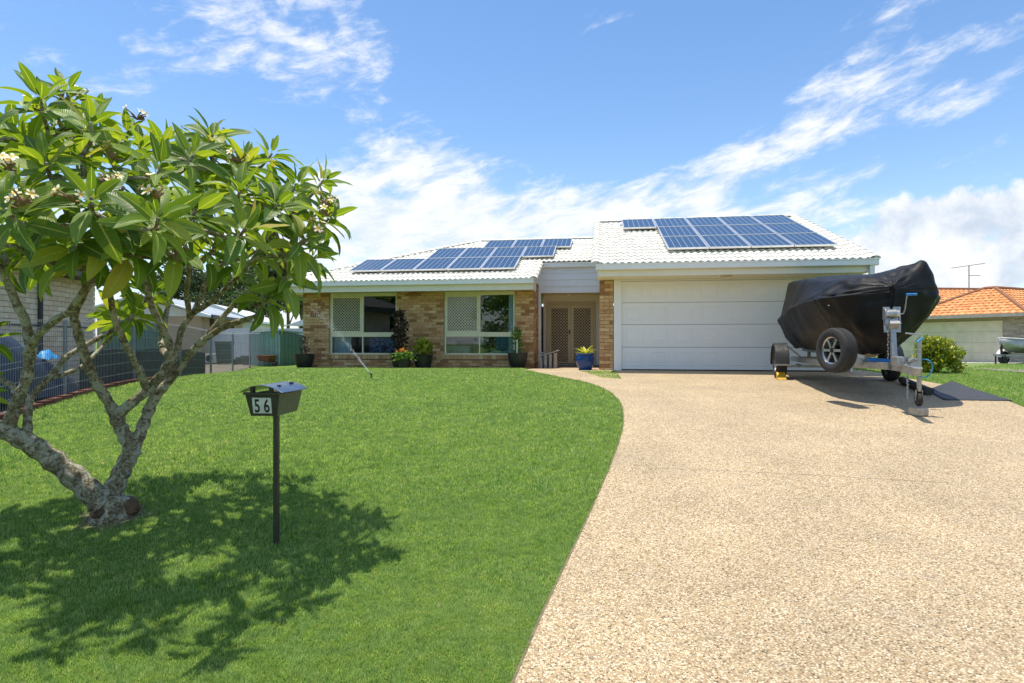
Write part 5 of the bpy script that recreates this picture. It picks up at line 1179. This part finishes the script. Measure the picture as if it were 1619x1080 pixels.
# shade cloth behind the fence
mat('shade_cloth', (.020, .022, .024), .85, c2=(.035, .036, .036), scale=3)
def cloth_strip(y0, y1, z1, dx, label):
    rows = []
    for y in np.linspace(y0, y1, 40): rows.append([tuple(fpt(y, z, dx+.015*math.sin(y*5+z*4))-fpt(y0)) for z in (0.0, z1*.5, z1+.02*math.sin(y*3))])
    o = sheet('shade_cloth', rows, MATS['shade_cloth'], None); o.location = fpt(y0); tag(o, label, 'shade cloth')
cloth_strip(9.9, 16.4, .66, -.10, 'black shade cloth tied low behind the wire fence')
# blue tarpaulin over a heap
mat('blue_tarp', (.006, .014, .04), .6, c2=(.010, .026, .07), scale=5, bump=.2, bscale=30); mat('bright_tarp', (.02, .22, .55), .5, c2=(.03, .30, .62), scale=9)
tb_ = fpt(8.2, 0, -.75); th_ = empty('tarp_heap', tb_, label='heap under a dark blue tarpaulin behind the wire fence', cat='tarpaulin'); rows = []
for i in range(25):
    r_ = []
    for j in range(17):
        y = -2.3+4.6*i/24; x = -.62+1.2*j/16; e_ = max(0, 1-(abs(y)/2.25)**4)*max(0, 1-(abs(x)/.6)**4); z = e_*(.92+.16*math.sin(y*2.1+1)+.07*math.sin(x*6+y*3))+.05*mnoise.noise(Vector((x*4, y*4, 2)))*e_
        r_.append((x, y, z-.02))
    rows.append(r_)
sheet('tarpaulin', rows, MATS['blue_tarp'], None, th_).rotation_euler = (0, 0, .19)
m = MB(); 
for k in range(2):
    rows = []
    c0 = Vector((.42, -1.35, .40)) if k == 0 else Vector((.12, 1.25, .66))
    for i in range(9): rows.append([tuple(c0+Vector((-.12+.24*j/8, -.16+.32*i/8, .16*math.cos((i-4)/4*1.4)*math.cos((j-4)/4*1.4)+.02*math.sin(i*2+j)))) for j in range(9)])
    sheet('tarp_flap', rows, MATS['bright_tarp'], None, th_)
# ================================================================== neighbour on the left: cream brick house
randmat('cream_brick', [(0, (.72, .56, .38)), (.5, (.80, .65, .46)), (1, (.85, .73, .55))], .85, .4, 50, .15, 20)
mat('cream_mortar', (.40, .34, .26), .95, c2=(.34, .29, .22), scale=30); mat('dark_roof', (.055, .05, .05), .7, c2=(.08, .07, .07), scale=3, bump=.3, bscale=20); mat('dark_fascia', (.05, .05, .055), .5)
mat('white_metal', (.78, .79, .80), .45, c2=(.70, .71, .72), scale=2)
mat('green_metal', (.055, .15, .115), .5, c2=(.075, .185, .14), scale=4); mat('dull_white', (.70, .72, .73), .5, c2=(.62, .64, .65), scale=2); mat('tan_render', (.46, .36, .24), .85, c2=(.40, .31, .20), scale=3)
fa = math.atan2(.194, 1)        # the fence bearing
def nbr(name, y, dx, label, cat): p = fpt(y, 0, dx); return empty(name, p, fa, label=label, cat=cat)
nh = nbr('neighbour_house', 9.0, -1.55, 'cream brick neighbouring house with dark roof behind the wire fence', 'house')
# local: y along fence away from the camera, +x towards the lawn
WLEN = 4.35; WT = 2.2
m = MB(); m.box(-5, -.02, 0, WLEN-.02, -.4, WT); m.build('wall', MATS['cream_mortar'], nh)
cb = []; z = -.2; k = 0
while z < WT-.05:
    y = -.15*(k % 2)
    while y < WLEN: cb.append((max(y, 0), min(y+.29, WLEN), z)); y += .30
    z += .1; k += 1
bmB = MB(); bmB.box(0, 1, -.5, .5, 0, 1); ob = bmB.build('brick', MATS['cream_brick'], nh); CB = ob.data; bpy.data.objects.remove(ob)
cb = [c_ for c_ in cb if c_[1]-c_[0] > .03]; cb.sort(key=lambda c_: (abs(c_[0]-2.5)))
for (a, b_, z) in cb[:300]: share('brick', CB, nh, (-.02, (a+b_)/2, z), (.028, b_-a, .09))
m = MB()
for (a, b_, z) in cb[300:]: m.box(-.02, .008, a, b_, z, z+.09)
# end wall bricks
z = -.2
while z < WT-.05:
    x = -4.9
    while x < -.1: m.box(x, min(x+.29, -.0), WLEN-.03, WLEN+.0, z, z+.09); x += .30
    z += .1
tag(m.build('brickwork', MATS['cream_brick'], nh), kind='stuff')
m = MB(); m.box(-5.5, .45, -1, WLEN+.5, WT, WT+.04); m.build('soffit', MATS['dark_fascia'], nh)
m = MB(); m.box(.45, .49, -1, WLEN+.5, WT-.02, WT+.20); m.box(-5.5, .45, WLEN+.5, WLEN+.54, WT-.02, WT+.2); m.build('fascia', MATS['dark_fascia'], nh)
m = MB(); m.v = [(.55, -1.1, WT+.2), (.55, WLEN+.6, WT+.2), (-6, WLEN+.6, WT+.2), (-6, -1.1, WT+.2), (-2.7, 2.1, WT+1.5), (-2.7, WLEN-2.2, WT+1.5)]; m.f = [(0, 1, 5, 4), (1, 2, 5), (2, 3, 4, 5), (3, 0, 4)]; m.build('roof', MATS['dark_roof'], nh)
MB().tube([(.05, 2.2, -.2), (.05, 2.2, 2.1), (.3, 2.2, 2.2)], .04, 8).build('downpipe', MATS['dark_fascia'], nh)
m = MB(); m.box(.01, .03, .1, 4.0, 1.18, 1.21); m.build('service_pipe', MATS['dark_fascia'], nh)
# pale garden building and tan-walled house further along
n2 = nbr('neighbour_house', 25.5, -3.2, 'tan rendered house with white metal roof and dark gutter behind the fence', 'house')
m = MB(); m.box(-4, 0, 0, 7, -.3, 2.05); m.build('wall', MATS['tan_render'], n2)
m = MB(); m.box(-.02, .02, 1.2, 1.8, .0, 2.0); m.box(-.02, .02, 4.2, 5.2, .9, 1.9); m.build('window', MATS['dark_gap'], n2)
m = MB(); m.v = [(.6, -.6, 2.05), (.6, 7.6, 2.05), (-2.2, 7.6, 2.95), (-2.2, -.6, 2.95), (-5, -.6, 2.05), (-5, 7.6, 2.05)]; m.f = [(0, 1, 2, 3), (3, 2, 5, 4)]; o = m.build('roof', MATS['white_metal'], n2); s_ = o.modifiers.new('s', 'SOLIDIFY'); s_.thickness = .06
m = MB(); m.box(.56, .66, -.6, 7.6, 1.97, 2.10); m.build('gutter', MATS['dark_fascia'], n2)
m = MB(); m.v = [(.0, 0, 2.05), (-4, 0, 2.05), (-2.1, 0, 2.85)]; m.f = [(0, 1, 2)]; m.build('gable', MATS['dull_white'], n2)
for k in range(16): MB().beam((.58, -.5+.5*k, 2.10), (-2.2, -.5+.5*k, 3.0), .03, .03).build('roof_rib', MATS['white_metal'], n2)
n3 = nbr('neighbour_house', 36, -3.6, 'white walled house with white gabled roof beyond the tan rendered house', 'house')
m = MB(); m.box(-4, 0, 0, 8, -.3, 2.3); m.build('wall', MATS['dull_white'], n3); m = MB(); m.v = [(.5, -.5, 2.3), (.5, 8.5, 2.3), (-2, 8.5, 3.3), (-2, -.5, 3.3), (-4.5, -.5, 2.3), (-4.5, 8.5, 2.3)]; m.f = [(0, 1, 2, 3), (3, 2, 5, 4), (0, 3, 4)]; m.build('roof', MATS['white_metal'], n3)
m = MB(); m.box(-2.6, -1.6, -.03, .01, .9, 1.8); m.build('window', MATS['dark_gap'], n3); m = MB(); m.box(.4, .52, -.5, 8.5, 2.2, 2.33); m.build('gutter', MATS['white_metal'], n3)
n4p = at(472, 560, 33); n4 = empty('neighbour_house', (n4p.x, n4p.y, float(gz(n4p.x, n4p.y))), R(-5), label='white weatherboard house glimpsed past the brick corner behind the green shed', cat='house')
m = MB(); m.box(-.0, 5, 0, 5, -.2, 1.95); m.build('wall', MATS['dull_white'], n4); m = MB(); m.v = [(-.45, -.6, 1.95), (6, -.6, 1.95), (6, 5.6, 1.95), (-.45, 5.6, 1.95), (2.4, -.6, 2.9), (2.4, 5.6, 2.9)]; m.f = [(0, 1, 4), (0, 4, 5, 3), (1, 2, 5, 4), (2, 3, 5)]; m.build('roof', MATS['white_metal'], n4); m = MB(); m.box(.1, .5, -.03, .01, .9, 1.9); m.build('window', MATS['dark_gap'], n4)
# green corrugated screen next to the cream house
def ribbed(name, p, rz, w_, h, m_, label, cat, step=.19, parent=None):
    e_ = empty(name, p, rz, label=label, cat=cat) if parent is None else parent; n = int(w_/step)
    for i in range(n):
        m = MB(); m.box(i*step+.006, (i+1)*step-.006, -.012, .012, 0, h); m.box(i*step+.07, i*step+.12, -.025, -.012, 0, h); m.build('panel', m_, e_)
    m = MB(); m.box(0, n*step, -.03, .03, h, h+.045); m.build('top_rail', m_, e_); return e_
gs = fpt(13.7, 0, -1.6); ribbed('metal_screen', gs, fa+R(90), 3.8, 1.4, MATS['green_metal'], 'green ribbed metal screen beside the cream brick house', 'screen')
# white boundary fence and green shed at the back
wf = at(330, 585, 26); wf.z = float(gz(wf.x, wf.y)); ribbed('metal_fence', wf, R(-4), 6.6, 1.5, MATS['dull_white'], 'white ribbed metal fence behind the green shed', 'fence', .24)
sh0 = at(397, 582, 22.6); sh0.z = float(gz(sh0.x, sh0.y)); sd = empty('garden_shed', sh0, R(-7), label='low green metal garden shed beside the brick house', cat='shed')
ribbed('x', None, 0, 1.15, 1.22, mat('pale_green_metal', (.17, .32, .27), .45, c2=(.2, .36, .3), scale=3), None, None, .19, sd)
m = MB(); 
for i in range(6): q = MB(); q.box(1.15, 1.18, i*.30+.01, i*.30+.29, 0, 1.30-.02*i); q.build('side_panel', MATS['green_metal'], sd)
m = MB(); m.v = [(-.05, -.08, 1.26), (1.24, -.08, 1.36), (1.24, 1.9, 1.30), (-.05, 1.9, 1.2)]; m.f = [(0, 1, 2, 3)]; o = m.build('roof', MATS['pale_green_metal'], sd); s_ = o.modifiers.new('s', 'SOLIDIFY'); s_.thickness = .04
# wheelie bin, air conditioner, wheelbarrow, small pots
bz = at(355, 582, 23.8); bz.z = float(gz(bz.x, bz.y)); bn = empty('wheelie_bin', bz, .2, label='green wheelie bin standing behind the wire fence', cat='bin'); mat('bin_green', (.025, .06, .035), .5)
frustum(-.22, .22, -.28, .28, -.26, .26, -.33, .33, .04, .88).build('body', MATS['bin_green'], bn, bevel=.02); m = MB(); m.box(-.30, .30, -.36, .36, .885, .94); m.build('lid', MATS['bin_green'], bn, bevel=.02)
for s in (-1, 1): MB().tube([(s*.24, .28, .1), (s*.30, .28, .1)], .10, 14).build('wheel', MATS['tyre'], bn)
az_ = at(331, 584, 24.2); az_.z = float(gz(az_.x, az_.y)); ac = empty('air_conditioner', az_, 1.0, label='pale grey air conditioner unit beside the green bin', cat='air conditioner'); m = MB(); m.box(-.40, .40, -.15, .15, .08, .62); m.build('casing', MATS['dull_white'], ac, bevel=.015); MB().lathe([(.001, 0), (.2, 0)], 20).xform(Matrix.Translation((-.1, -.153, .35)) @ Matrix.Rotation(R(90), 4, 'X')).build('fan_grille', MATS['dark_gap'], ac)
ac.scale = (.7, .7, .7)
m = MB(); m.box(-.38, .38, -.12, .12, 0, .08); m.build('stand', MATS['dark_gap'], ac)
for k, (x_, d_) in enumerate(((372, 23.5), (381, 24), (391, 23.3))):
    q = at(x_, 575, d_); q.z = float(gz(q.x, q.y)); e_ = empty('plant_pot', q, 0, label='small empty dark plant pot in front of the white metal fence', cat='pot', group='pots by the white fence'); s = .8+.25*k
    MB().lathe([(.001, 0), (.13*s, 0), (.19*s, .26*s), (.21*s, .28*s), (.17*s, .27*s)], 14).build('pot', MATS['black_pot'], e_)
wbq = at(421, 581, 22.2); wbq.z = float(gz(wbq.x, wbq.y)); wb = empty('wheelbarrow', wbq, R(70), label='rusty brown wheelbarrow tipped against the green shed', cat='wheelbarrow'); mat('rust', (.22, .09, .05), .8, c2=(.12, .06, .04), scale=10)
wb.scale = (.75, .75, .75)
frustum(-.18, .18, -.30, .30, -.25, .25, -.42, .42, .25, .55).build('tray', MATS['rust'], wb); MB().tube([(-.03, -.55, .16), (.03, -.55, .16)], .16, 16).build('wheel', MATS['tyre'], wb)
for s in (-1, 1): MB().tube([(s*.04, -.55, .16), (s*.16, -.1, .24), (s*.24, .75, .45)], .018, 6).build('handle', MATS['rust'], wb); MB().tube([(s*.16, .2, .28), (s*.2, .28, 0)], .016, 6).build('leg', MATS['rust'], wb)
yp = at(410, 560, 24.5); yp.z = float(gz(yp.x, yp.y)); ypl = empty('garden_plant', yp, 0, label='yellow-green strappy plant in front of the white house wall', cat='plant'); mp_ = MB()
for k in range(14):
    a = k*2.4; l = .5; mp_.tri((.02*math.cos(a), .02*math.sin(a), 1.15), (.02*math.cos(a+1), .02*math.sin(a+1), 1.15), (.34*math.cos(a), .34*math.sin(a), 1.15+.5+.1*math.sin(k)))
mp_.build('foliage', MATS['lime_leaf'], ypl); MB().tube([(0, 0, 0), (0, 0, 1.2)], .03, 6).build('stem', MATS['twig_brown'], ypl)
# ================================================================== neighbour on the right: orange tiled roof
rn0 = at(1585, 572.5, 28.5); rn0.z = float(gz(rn0.x, rn0.y)); RT = R(66)
rn = empty('neighbour_house', rn0, -RT, label='neighbouring house with orange tiled hip roof and cream double garage door', cat='house')
randmat('orange_tile', [(0, (.56, .22, .08)), (.5, (.66, .28, .105)), (1, (.73, .36, .15))], .8, .3, 10, .25, 3)
mat('pale_garage', (.80, .69, .50), .5, c2=(.68, .59, .43), scale=2); mat('grey_gutter', (.42, .38, .32), .5); randmat('grey_brick', [(0, (.34, .27, .21)), (.5, (.44, .36, .29)), (1, (.52, .45, .38))], .9, .3, 20, .2, 9)
mat('orange_cap', (.20, .09, .045), .8, c2=(.28, .12, .06), scale=4)
RNM = Matrix.Translation(rn0) @ Matrix.Rotation(-RT, 4, 'Z'); RNI = RNM.inverted()
gu0, gu1 = -5.0, 0.0
for i in range(4):
    z0 = .525*i-.05; m = MB(); m.box(gu0, gu1, 0, .04, z0, z0+.515); so_ = m.build('door_section', MATS['pale_garage'], rn); n = 8; pw = (gu1-gu0)/n
    for j in range(n): p = MB(); p.box(gu0+pw*j+.08, gu0+pw*(j+1)-.08, -.016, -.001, z0+.09, z0+.425); p.build('panel', MATS['pale_garage'], so_, bevel=.006)
m = MB(); m.tube([(-3.0, -.03, 1.02), (-2.85, -.03, 1.02)], .022, 6); m.build('door_handle', MATS['dark_gap'], rn)
m = MB(); m.box(gu0-1.2, 1.0, .05, .3, -.4, 2.3); m.box(.75, 1.0, .3, 7, -.4, 2.3); m.box(gu0-1.2, gu0-.02, -.0, .05, -.4, 2.3); m.build('wall', MATS['cream_mortar'], rn)
GB = BRICK.copy(); GB.materials.clear(); GB.materials.append(MATS['grey_brick'])
z = -.2; k = 0
while z < 2.25:
    x = .02-(.12 if k % 2 else 0)
    while x < 1.0:
        a, b_ = max(x, .02), min(x+.23, 1.01); x += .24
        if b_-a > .03: share('brick', GB, rn, ((a+b_)/2, .03, z), (b_-a, .03, .076))
    z += .086; k += 1
m = MB()
for k in range(27):
    for y in np.arange(.06+.12*(k % 2), 6.8, .24): m.box(.99, 1.012, y, y+.23, -.2+.086*k, -.124+.086*k)
tag(m.build('brickwork', MATS['grey_brick'], rn), kind='stuff')
e0, e1, ev, ez, run, rise = -4.4, 1.3, -.62, 2.33, 2.6, 1.42; tp = rise/run
m = MB(); m.box(e0-3, e1-.1, ev+.1, .2, 2.25, 2.27); m.box(1.0, e1-.1, .2, 7, 2.25, 2.27); m.build('soffit', MATS['pale_garage'], rn)
m = MB(); m.box(e0-3, e1, ev-.06, ev+.06, 2.20, 2.36); m.box(e1-.12, e1, ev+.06, 7, 2.20, 2.36); m.build('gutter', MATS['grey_gutter'], rn)
def tiles_on(c0, c1, c2, c3, nr, name):
    """tiled slope: eave c0-c1, top c3-c2, every tile a bent pair of faces with a front lip"""
    c0, c1, c2, c3 = [Vector(q) for q in (c0, c1, c2, c3)]; m = MB()
    for i in range(nr):
        f0, f1 = i/nr, min(1, (i+1.12)/nr); p, q, p2, q2 = c0.lerp(c3, f0), c1.lerp(c2, f0), c0.lerp(c3, f1), c1.lerp(c2, f1); cnt = max(1, round((q-p).length/.3)); up = Vector((0, 0, .045))
        for c_ in range(cnt):
            a0, a1 = (c_+.02)/cnt, (c_+.98)/cnt; A_, B_ = p.lerp(q, a0)+up, p.lerp(q, a1)+up; C2, D2 = p2.lerp(q2, a1), p2.lerp(q2, a0); M1 = (A_+B_)/2+up*.7; M2 = (C2+D2)/2+up*.7; dn = Vector((0, 0, -.05))
            m.quad(A_, M1, M2, D2); m.quad(M1, B_, C2, M2); m.quad(A_+dn, M1+dn, M1, A_); m.quad(M1+dn, B_+dn, B_, M1)
    tag(m.build(name, MATS['orange_tile'], rn), kind='stuff')
apx = Vector((e1-run, ev+run, ez+rise)); ap2 = Vector((e0+run, ev+run, ez+rise))
tiles_on((e0, ev, ez), (e1, ev, ez), apx, ap2, 10, 'roof_tiles'); tiles_on((e1, ev, ez), (e1, ev+8, ez), (e1-run, ev+8, ez+rise), apx, 10, 'roof_tiles')
m = MB(); m.v = [(e0, ev, ez-.02), (e1, ev, ez-.02), (e1, ev+8, ez-.02), (e0, ev+8, ez-.02), tuple(ap2-Vector((0, 0, .03))), tuple(apx-Vector((0, 0, .03))), (e1-run, ev+8, ez+rise-.03), (e0+run, ev+8, ez+rise-.03)]; m.f = [(0, 1, 5, 4), (1, 2, 6, 5), (3, 0, 4, 7), (4, 5, 6, 7)]; m.build('roof_deck', MATS['orange_cap'], rn)
for a, b_ in (((e1, ev, ez+.05), apx+Vector((0, 0, .05))), ((e0, ev, ez+.05), ap2+Vector((0, 0, .05))), (ap2+Vector((0, 0, .05)), apx+Vector((0, 0, .05))), (apx+Vector((0, 0, .05)), (e1-run, ev+8, ez+rise+.05))): MB().tube([a, b_], .085, 8).build('ridge_capping', MATS['orange_cap'], rn)
# main roof further back, its ridge across the view
def wl_(x_, y_, d_): return RNI @ at(x_, y_, d_)
q = [wl_(1380, 500, 35), wl_(1575, 500, 35), wl_(1560, 458.5, 39.5), wl_(1380, 457, 39.5)]
tiles_on(q[0], q[1], q[2], q[3], 12, 'roof_tiles'); MB().tube([q[3]+Vector((0, 0, .05)), q[2]+Vector((0, 0, .05))], .09, 8).build('ridge_capping', MATS['orange_cap'], rn)
m = MB(); m.quad(*[p_-Vector((0, 0, .03)) for p_ in q]); m.quad(q[3], q[2], wl_(1540, 500, 44), wl_(1380, 500, 44)); m.build('roof_deck', MATS['orange_cap'], rn)
qa, qb = RNI @ Vector((22.3, 36, -.5)), RNI @ Vector((28.5, 36, -.5)); MB().beam(qa+Vector((0, 0, 1.3)), qb+Vector((0, 0, 1.3)), .2, 2.8).build('wall', MATS['grey_brick'], rn)
# aerial
mat('aerial_metal', (.30, .31, .33), .4, .7)
aq = at(1532, 462, 36.5); ae = empty('tv_aerial', aq, R(-10), label='thin television aerial on a mast above the orange roof', cat='aerial')
MB().tube([(0, 0, -.4), (0, 0, 1.62)], .03, 6).build('mast', MATS['aerial_metal'], ae); MB().tube([(-.95, 0, 1.50), (.85, 0, 1.75)], .022, 6).build('boom', MATS['aerial_metal'], ae); MB().tube([(0, 0, 1.02), (.62, 0, 1.02)], .02, 6).build('boom', MATS['aerial_metal'], ae)
m = MB()
for k in range(9): x = -.85+.2*k; m.tube([(x, -.35, 1.5+.14*(x+.95)), (x, .35, 1.5+.14*(x+.95))], .009, 4)
for k in range(5): m.tube([(.1+.12*k, -.16, 1.02), (.1+.12*k, .16, 1.02)], .008, 4)
tag(m.build('element', MATS['aerial_metal'], ae), kind='stuff')
MB().tube([(.4, 0, -.32), (1.9, 0, -.05), (1.9, 0, -.3)], .015, 5).build('stay', MATS['aerial_metal'], ae)
# ---- aluminium dinghy on a small trailer
mat('dinghy_metal', (.50, .50, .49), .45, .5, c2=(.40, .40, .39), scale=5); mat('white_plastic', (.78, .78, .78), .4)
dq = at(1612, 577, 23.0); dq.z = float(gz(dq.x, dq.y)); dg = empty('dinghy', dq+Vector((0, 0, .42)), R(20), label='open aluminium dinghy on a small trailer by the orange-roofed house', cat='boat')
m = MB(); ss = [(-1.15, .02, .62, .30), (-.9, .22, .60, .18), (-.5, .45, .57, .08), (0, .60, .54, .03), (.8, .66, .52, 0), (2.4, .64, .52, 0)]
for (x, w_, zg, zk) in ss: m.v += [(x, -w_, zg), (x, -w_*.8, zk+(zg-zk)*.35), (x, 0, zk), (x, w_*.8, zk+(zg-zk)*.35), (x, w_, zg)]
for i in range(len(ss)-1):
    for j in range(4): a = 5*i+j; m.f.append((a, a+1, a+6, a+5))
m.f.append((25, 26, 27, 28, 29)); o = m.build('hull', MATS['dinghy_metal'], dg, smooth='angle'); s_ = o.modifiers.new('s', 'SOLIDIFY'); s_.thickness = .012
for s in (-1, 1): MB().tube([(x, s*w_, zg+.01) for (x, w_, zg, zk) in ss], .025, 8).build('gunwale', MATS['white_plastic'], dg, smooth=True)
for x in (-.2, .7, 1.6): m = MB(); m.box(x, x+.25, -.55, .55, .30, .33); m.build('thwart', MATS['white_plastic'], dg)
m = MB(); m.box(-.95, -.55, -.2, .2, .50, .53); m.build('bow_deck', MATS['white_plastic'], dg)
dt = empty('dinghy_trailer', dq, R(20), label='small boat trailer with white mudguard under the aluminium dinghy', cat='trailer')
for s in (-1, 1):
    MB().beam((-.9, s*.05, .38), (.6, s*.5, .36), .05, .07).build('frame_rail', MATS['galvanised'], dt); MB().beam((.6, s*.5, .36), (2.4, s*.5, .36), .05, .07).build('frame_rail', MATS['galvanised'], dt)
    wnode = wheel('wheel', (.4, s*.78, .26), (0, s, 0), .26, .16, dt)
    g_ = MB()
    for i in range(9):
        a = R(5)+R(170)*i/8; g_.v += [(.4+.34*math.cos(a), s*.78-.11, .26+.34*math.sin(a)), (.4+.34*math.cos(a), s*.78+.11, .26+.34*math.sin(a))]
    for i in range(8): g_.f.append((2*i, 2*i+1, 2*i+3, 2*i+2))
    o = g_.build('mudguard', MATS['white_plastic'], dt, smooth=True); s_ = o.modifiers.new('s', 'SOLIDIFY'); s_.thickness = .01
MB().beam((.4, -.7, .26), (.4, .7, .26), .04, .04).build('axle', MATS['galvanised'], dt); MB().beam((-1.5, 0, .40), (-.8, 0, .38), .06, .07).build('drawbar', MATS['galvanised'], dt); MB().beam((-1.05, 0, .4), (-1.1, 0, .95), .06, .06).build('winch_post', MATS['dark_gap'], dt); MB().beam((-1.4, 0, 0), (-1.4, 0, .42), .04, .04).build('stand_leg', MATS['dark_gap'], dt)
# ---- neighbouring drive and bush
m, t, b = newmat('old_asphalt'); pos = nd(t, 'ShaderNodeNewGeometry').outputs['Position']
t.links.new(tmix(t, tmap(t, tnoise(t, 1.5, 6, .6, pos), .35, .65), (.17, .15, .135), (.27, .24, .21)), b.inputs['Base Color']); b.inputs['Roughness'].default_value = .95; tbump(t, b, tnoise(t, 60, 4, .6, pos), .5, .01)
def gridsheet(name, ctr, m_, off):      # bilinear patch over the ground between four traced corners
    a, b_, c_, d_ = ctr; rows = []
    for i in range(21):
        f = i/20; p, q = a.lerp(d_, f), b_.lerp(c_, f); rows.append([(lambda s: (s.x, s.y, float(gz(s.x, s.y))+off))(p.lerp(q, j/14)) for j in range(15)])
    return sheet(name, rows, m_)
gridsheet('neighbour_driveway', (gp(1495, 584), gp(1760, 607), gp(1760, 596), gp(1512, 580.5)), MATS['old_asphalt'], .03)
gridsheet('neighbour_driveway', (gp(1504, 581.5), gp(1522, 582.5), at(1640, 572.5, 31), at(1512, 571.8, 32)), MATS['concrete'], .034)
bq = gp(1480, 590); bush = empty('yellow_bush', bq, 0, label='rounded yellow-green bush between the covered boat and the orange-roofed house', cat='bush'); rr = random.Random(4); sc = bq.y/940
lobes = [(Vector((rr.uniform(-22, 20)*sc, rr.uniform(-.35, .35), rr.uniform(8, 46)*sc)), rr.uniform(10, 15)*sc) for _ in range(26)]
def bpos(r):
    c_, q = r.choice(lobes); d = Vector((r.gauss(0, 1), r.gauss(0, 1), r.gauss(0, 1))).normalized(); return tuple(c_+d*q*(r.random()**.35))
leaf_cloud(5200, bpos, .085, rr, 2.0, .5).build('foliage', MATS['hedge_leaf'], bush)
m = MB()
for k in range(9): a = k*.7; m.tube([(0, 0, -.05), (.15*math.cos(a), .15*math.sin(a), .3), (.4*math.cos(a), .3*math.sin(a), .7)], [.02, .014, .006], 5)
m.build('stem', MATS['twig_brown'], bush)
# ================================================================== trees beyond
def make_tree(seed, h, spread, n, leafm, size):
    rr = random.Random(seed); tr_ = MB(); tops = []
    tr_.tube([(0, 0, -.2), (.1*h*.1, 0, h*.25), (rr.uniform(-.05, .05)*h, 0, h*.55)], [h*.022, h*.018, h*.012], 8)
    for k in range(14):
        z0 = h*rr.uniform(.25, .6); a = rr.uniform(0, 6.28); r_ = spread*rr.uniform(.4, 1); z1 = h*rr.uniform(.5, .98); p1 = (r_*math.cos(a)*.9*(1.25-z1/h), r_*math.sin(a)*.9*(1.25-z1/h), z1)
        tr_.tube([(0, 0, z0), (p1[0]*.5, p1[1]*.5, (z0+z1)/2+.2), p1], [h*.010, h*.006, h*.002], 5); tops.append(Vector(p1))
    cl = []
    for q in tops:
        for _ in range(5): cl.append((q+Vector((rr.gauss(0, .16), rr.gauss(0, .16), rr.gauss(0, .09)))*spread*1.3, spread*rr.uniform(.14, .26)))
    def pf(r):
        c_, q = r.choice(cl); return tuple(c_+Vector((r.gauss(0, .5), r.gauss(0, .5), r.gauss(0, .4)))*q)
    return tr_, leaf_cloud(n, pf, size, rr, 2.4, -.3)
def tree_at(name, p, label, seed, h, spread, n, size, lm='gum_leaf', group=None):
    e_ = empty(name, p, seed*1.3, label=label, cat='tree', group=group); a, b_ = make_tree(seed, h, spread, n, lm, size); a.build('trunk', MATS['bark'], e_, smooth=True); b_.build('crown', MATS[lm], e_)
for k, (x_, d_, h_, s_) in enumerate(((296, 62, 8.6, 3.0), (330, 66, 8.0, 3.2), (362, 58, 7.2, 3.0), (398, 55, 8.0, 3.0), (428, 50, 7.6, 2.8), (455, 57, 9.0, 3.2), (478, 52, 7.8, 2.6), (250, 64, 8.0, 3.0))):
    q = at(x_, 560, d_); q.z = float(gz(q.x, q.y)); tree_at('gum_tree', q, 'olive green gum tree in the line beyond the neighbouring roofs', 30+k, h_*1.05, s_, 4800, .40, group='gum trees beyond the neighbouring roofs')
# street trees and a house front across the road, seen only in the window glass
for k, (x_, y_, h_, s_) in enumerate(((-8.6, 6.9, 4.4, 1.2), (-12.6, .2, 5.4, 2.6), (-16.5, -3, 6.2, 3.0), (-20.5, -7, 7.2, 3.4), (-9, -13, 6.5, 3.2), (-26, -2, 7, 3.4))):
    q = Vector((x_, y_, float(gz(x_, y_)))); rr = random.Random(70+k); e_ = empty('street_tree', q, 0, label='dense leafy tree in front of the cream brick house, mirrored in the window glass', cat='tree', group='trees mirrored in the window glass')
    lob = []
    while len(lob) < 60:
        d = Vector((rr.uniform(-1, 1), rr.uniform(-1, 1), rr.uniform(-1, 1)))
        if d.length < 1: lob.append((Vector((d.x*s_, d.y*s_, h_*.52+d.z*h_*.46)), rr.uniform(.25, .45)*s_*.6))
    leaf_cloud(7000, lambda r: (lambda c_: tuple(c_[0]+Vector((r.gauss(0, .5), r.gauss(0, .5), r.gauss(0, .45)))*c_[1]))(r.choice(lob)), .30, rr, 2.0, .1).build('crown', MATS['green_leaf'], e_)
    MB().tube([(0, 0, -.1), (.05, 0, h_*.4), (0, .05, h_*.8)], [.16, .12, .05], 8).build('trunk', MATS['bark'], e_, smooth=True)
bpy.context.view_layer.update()
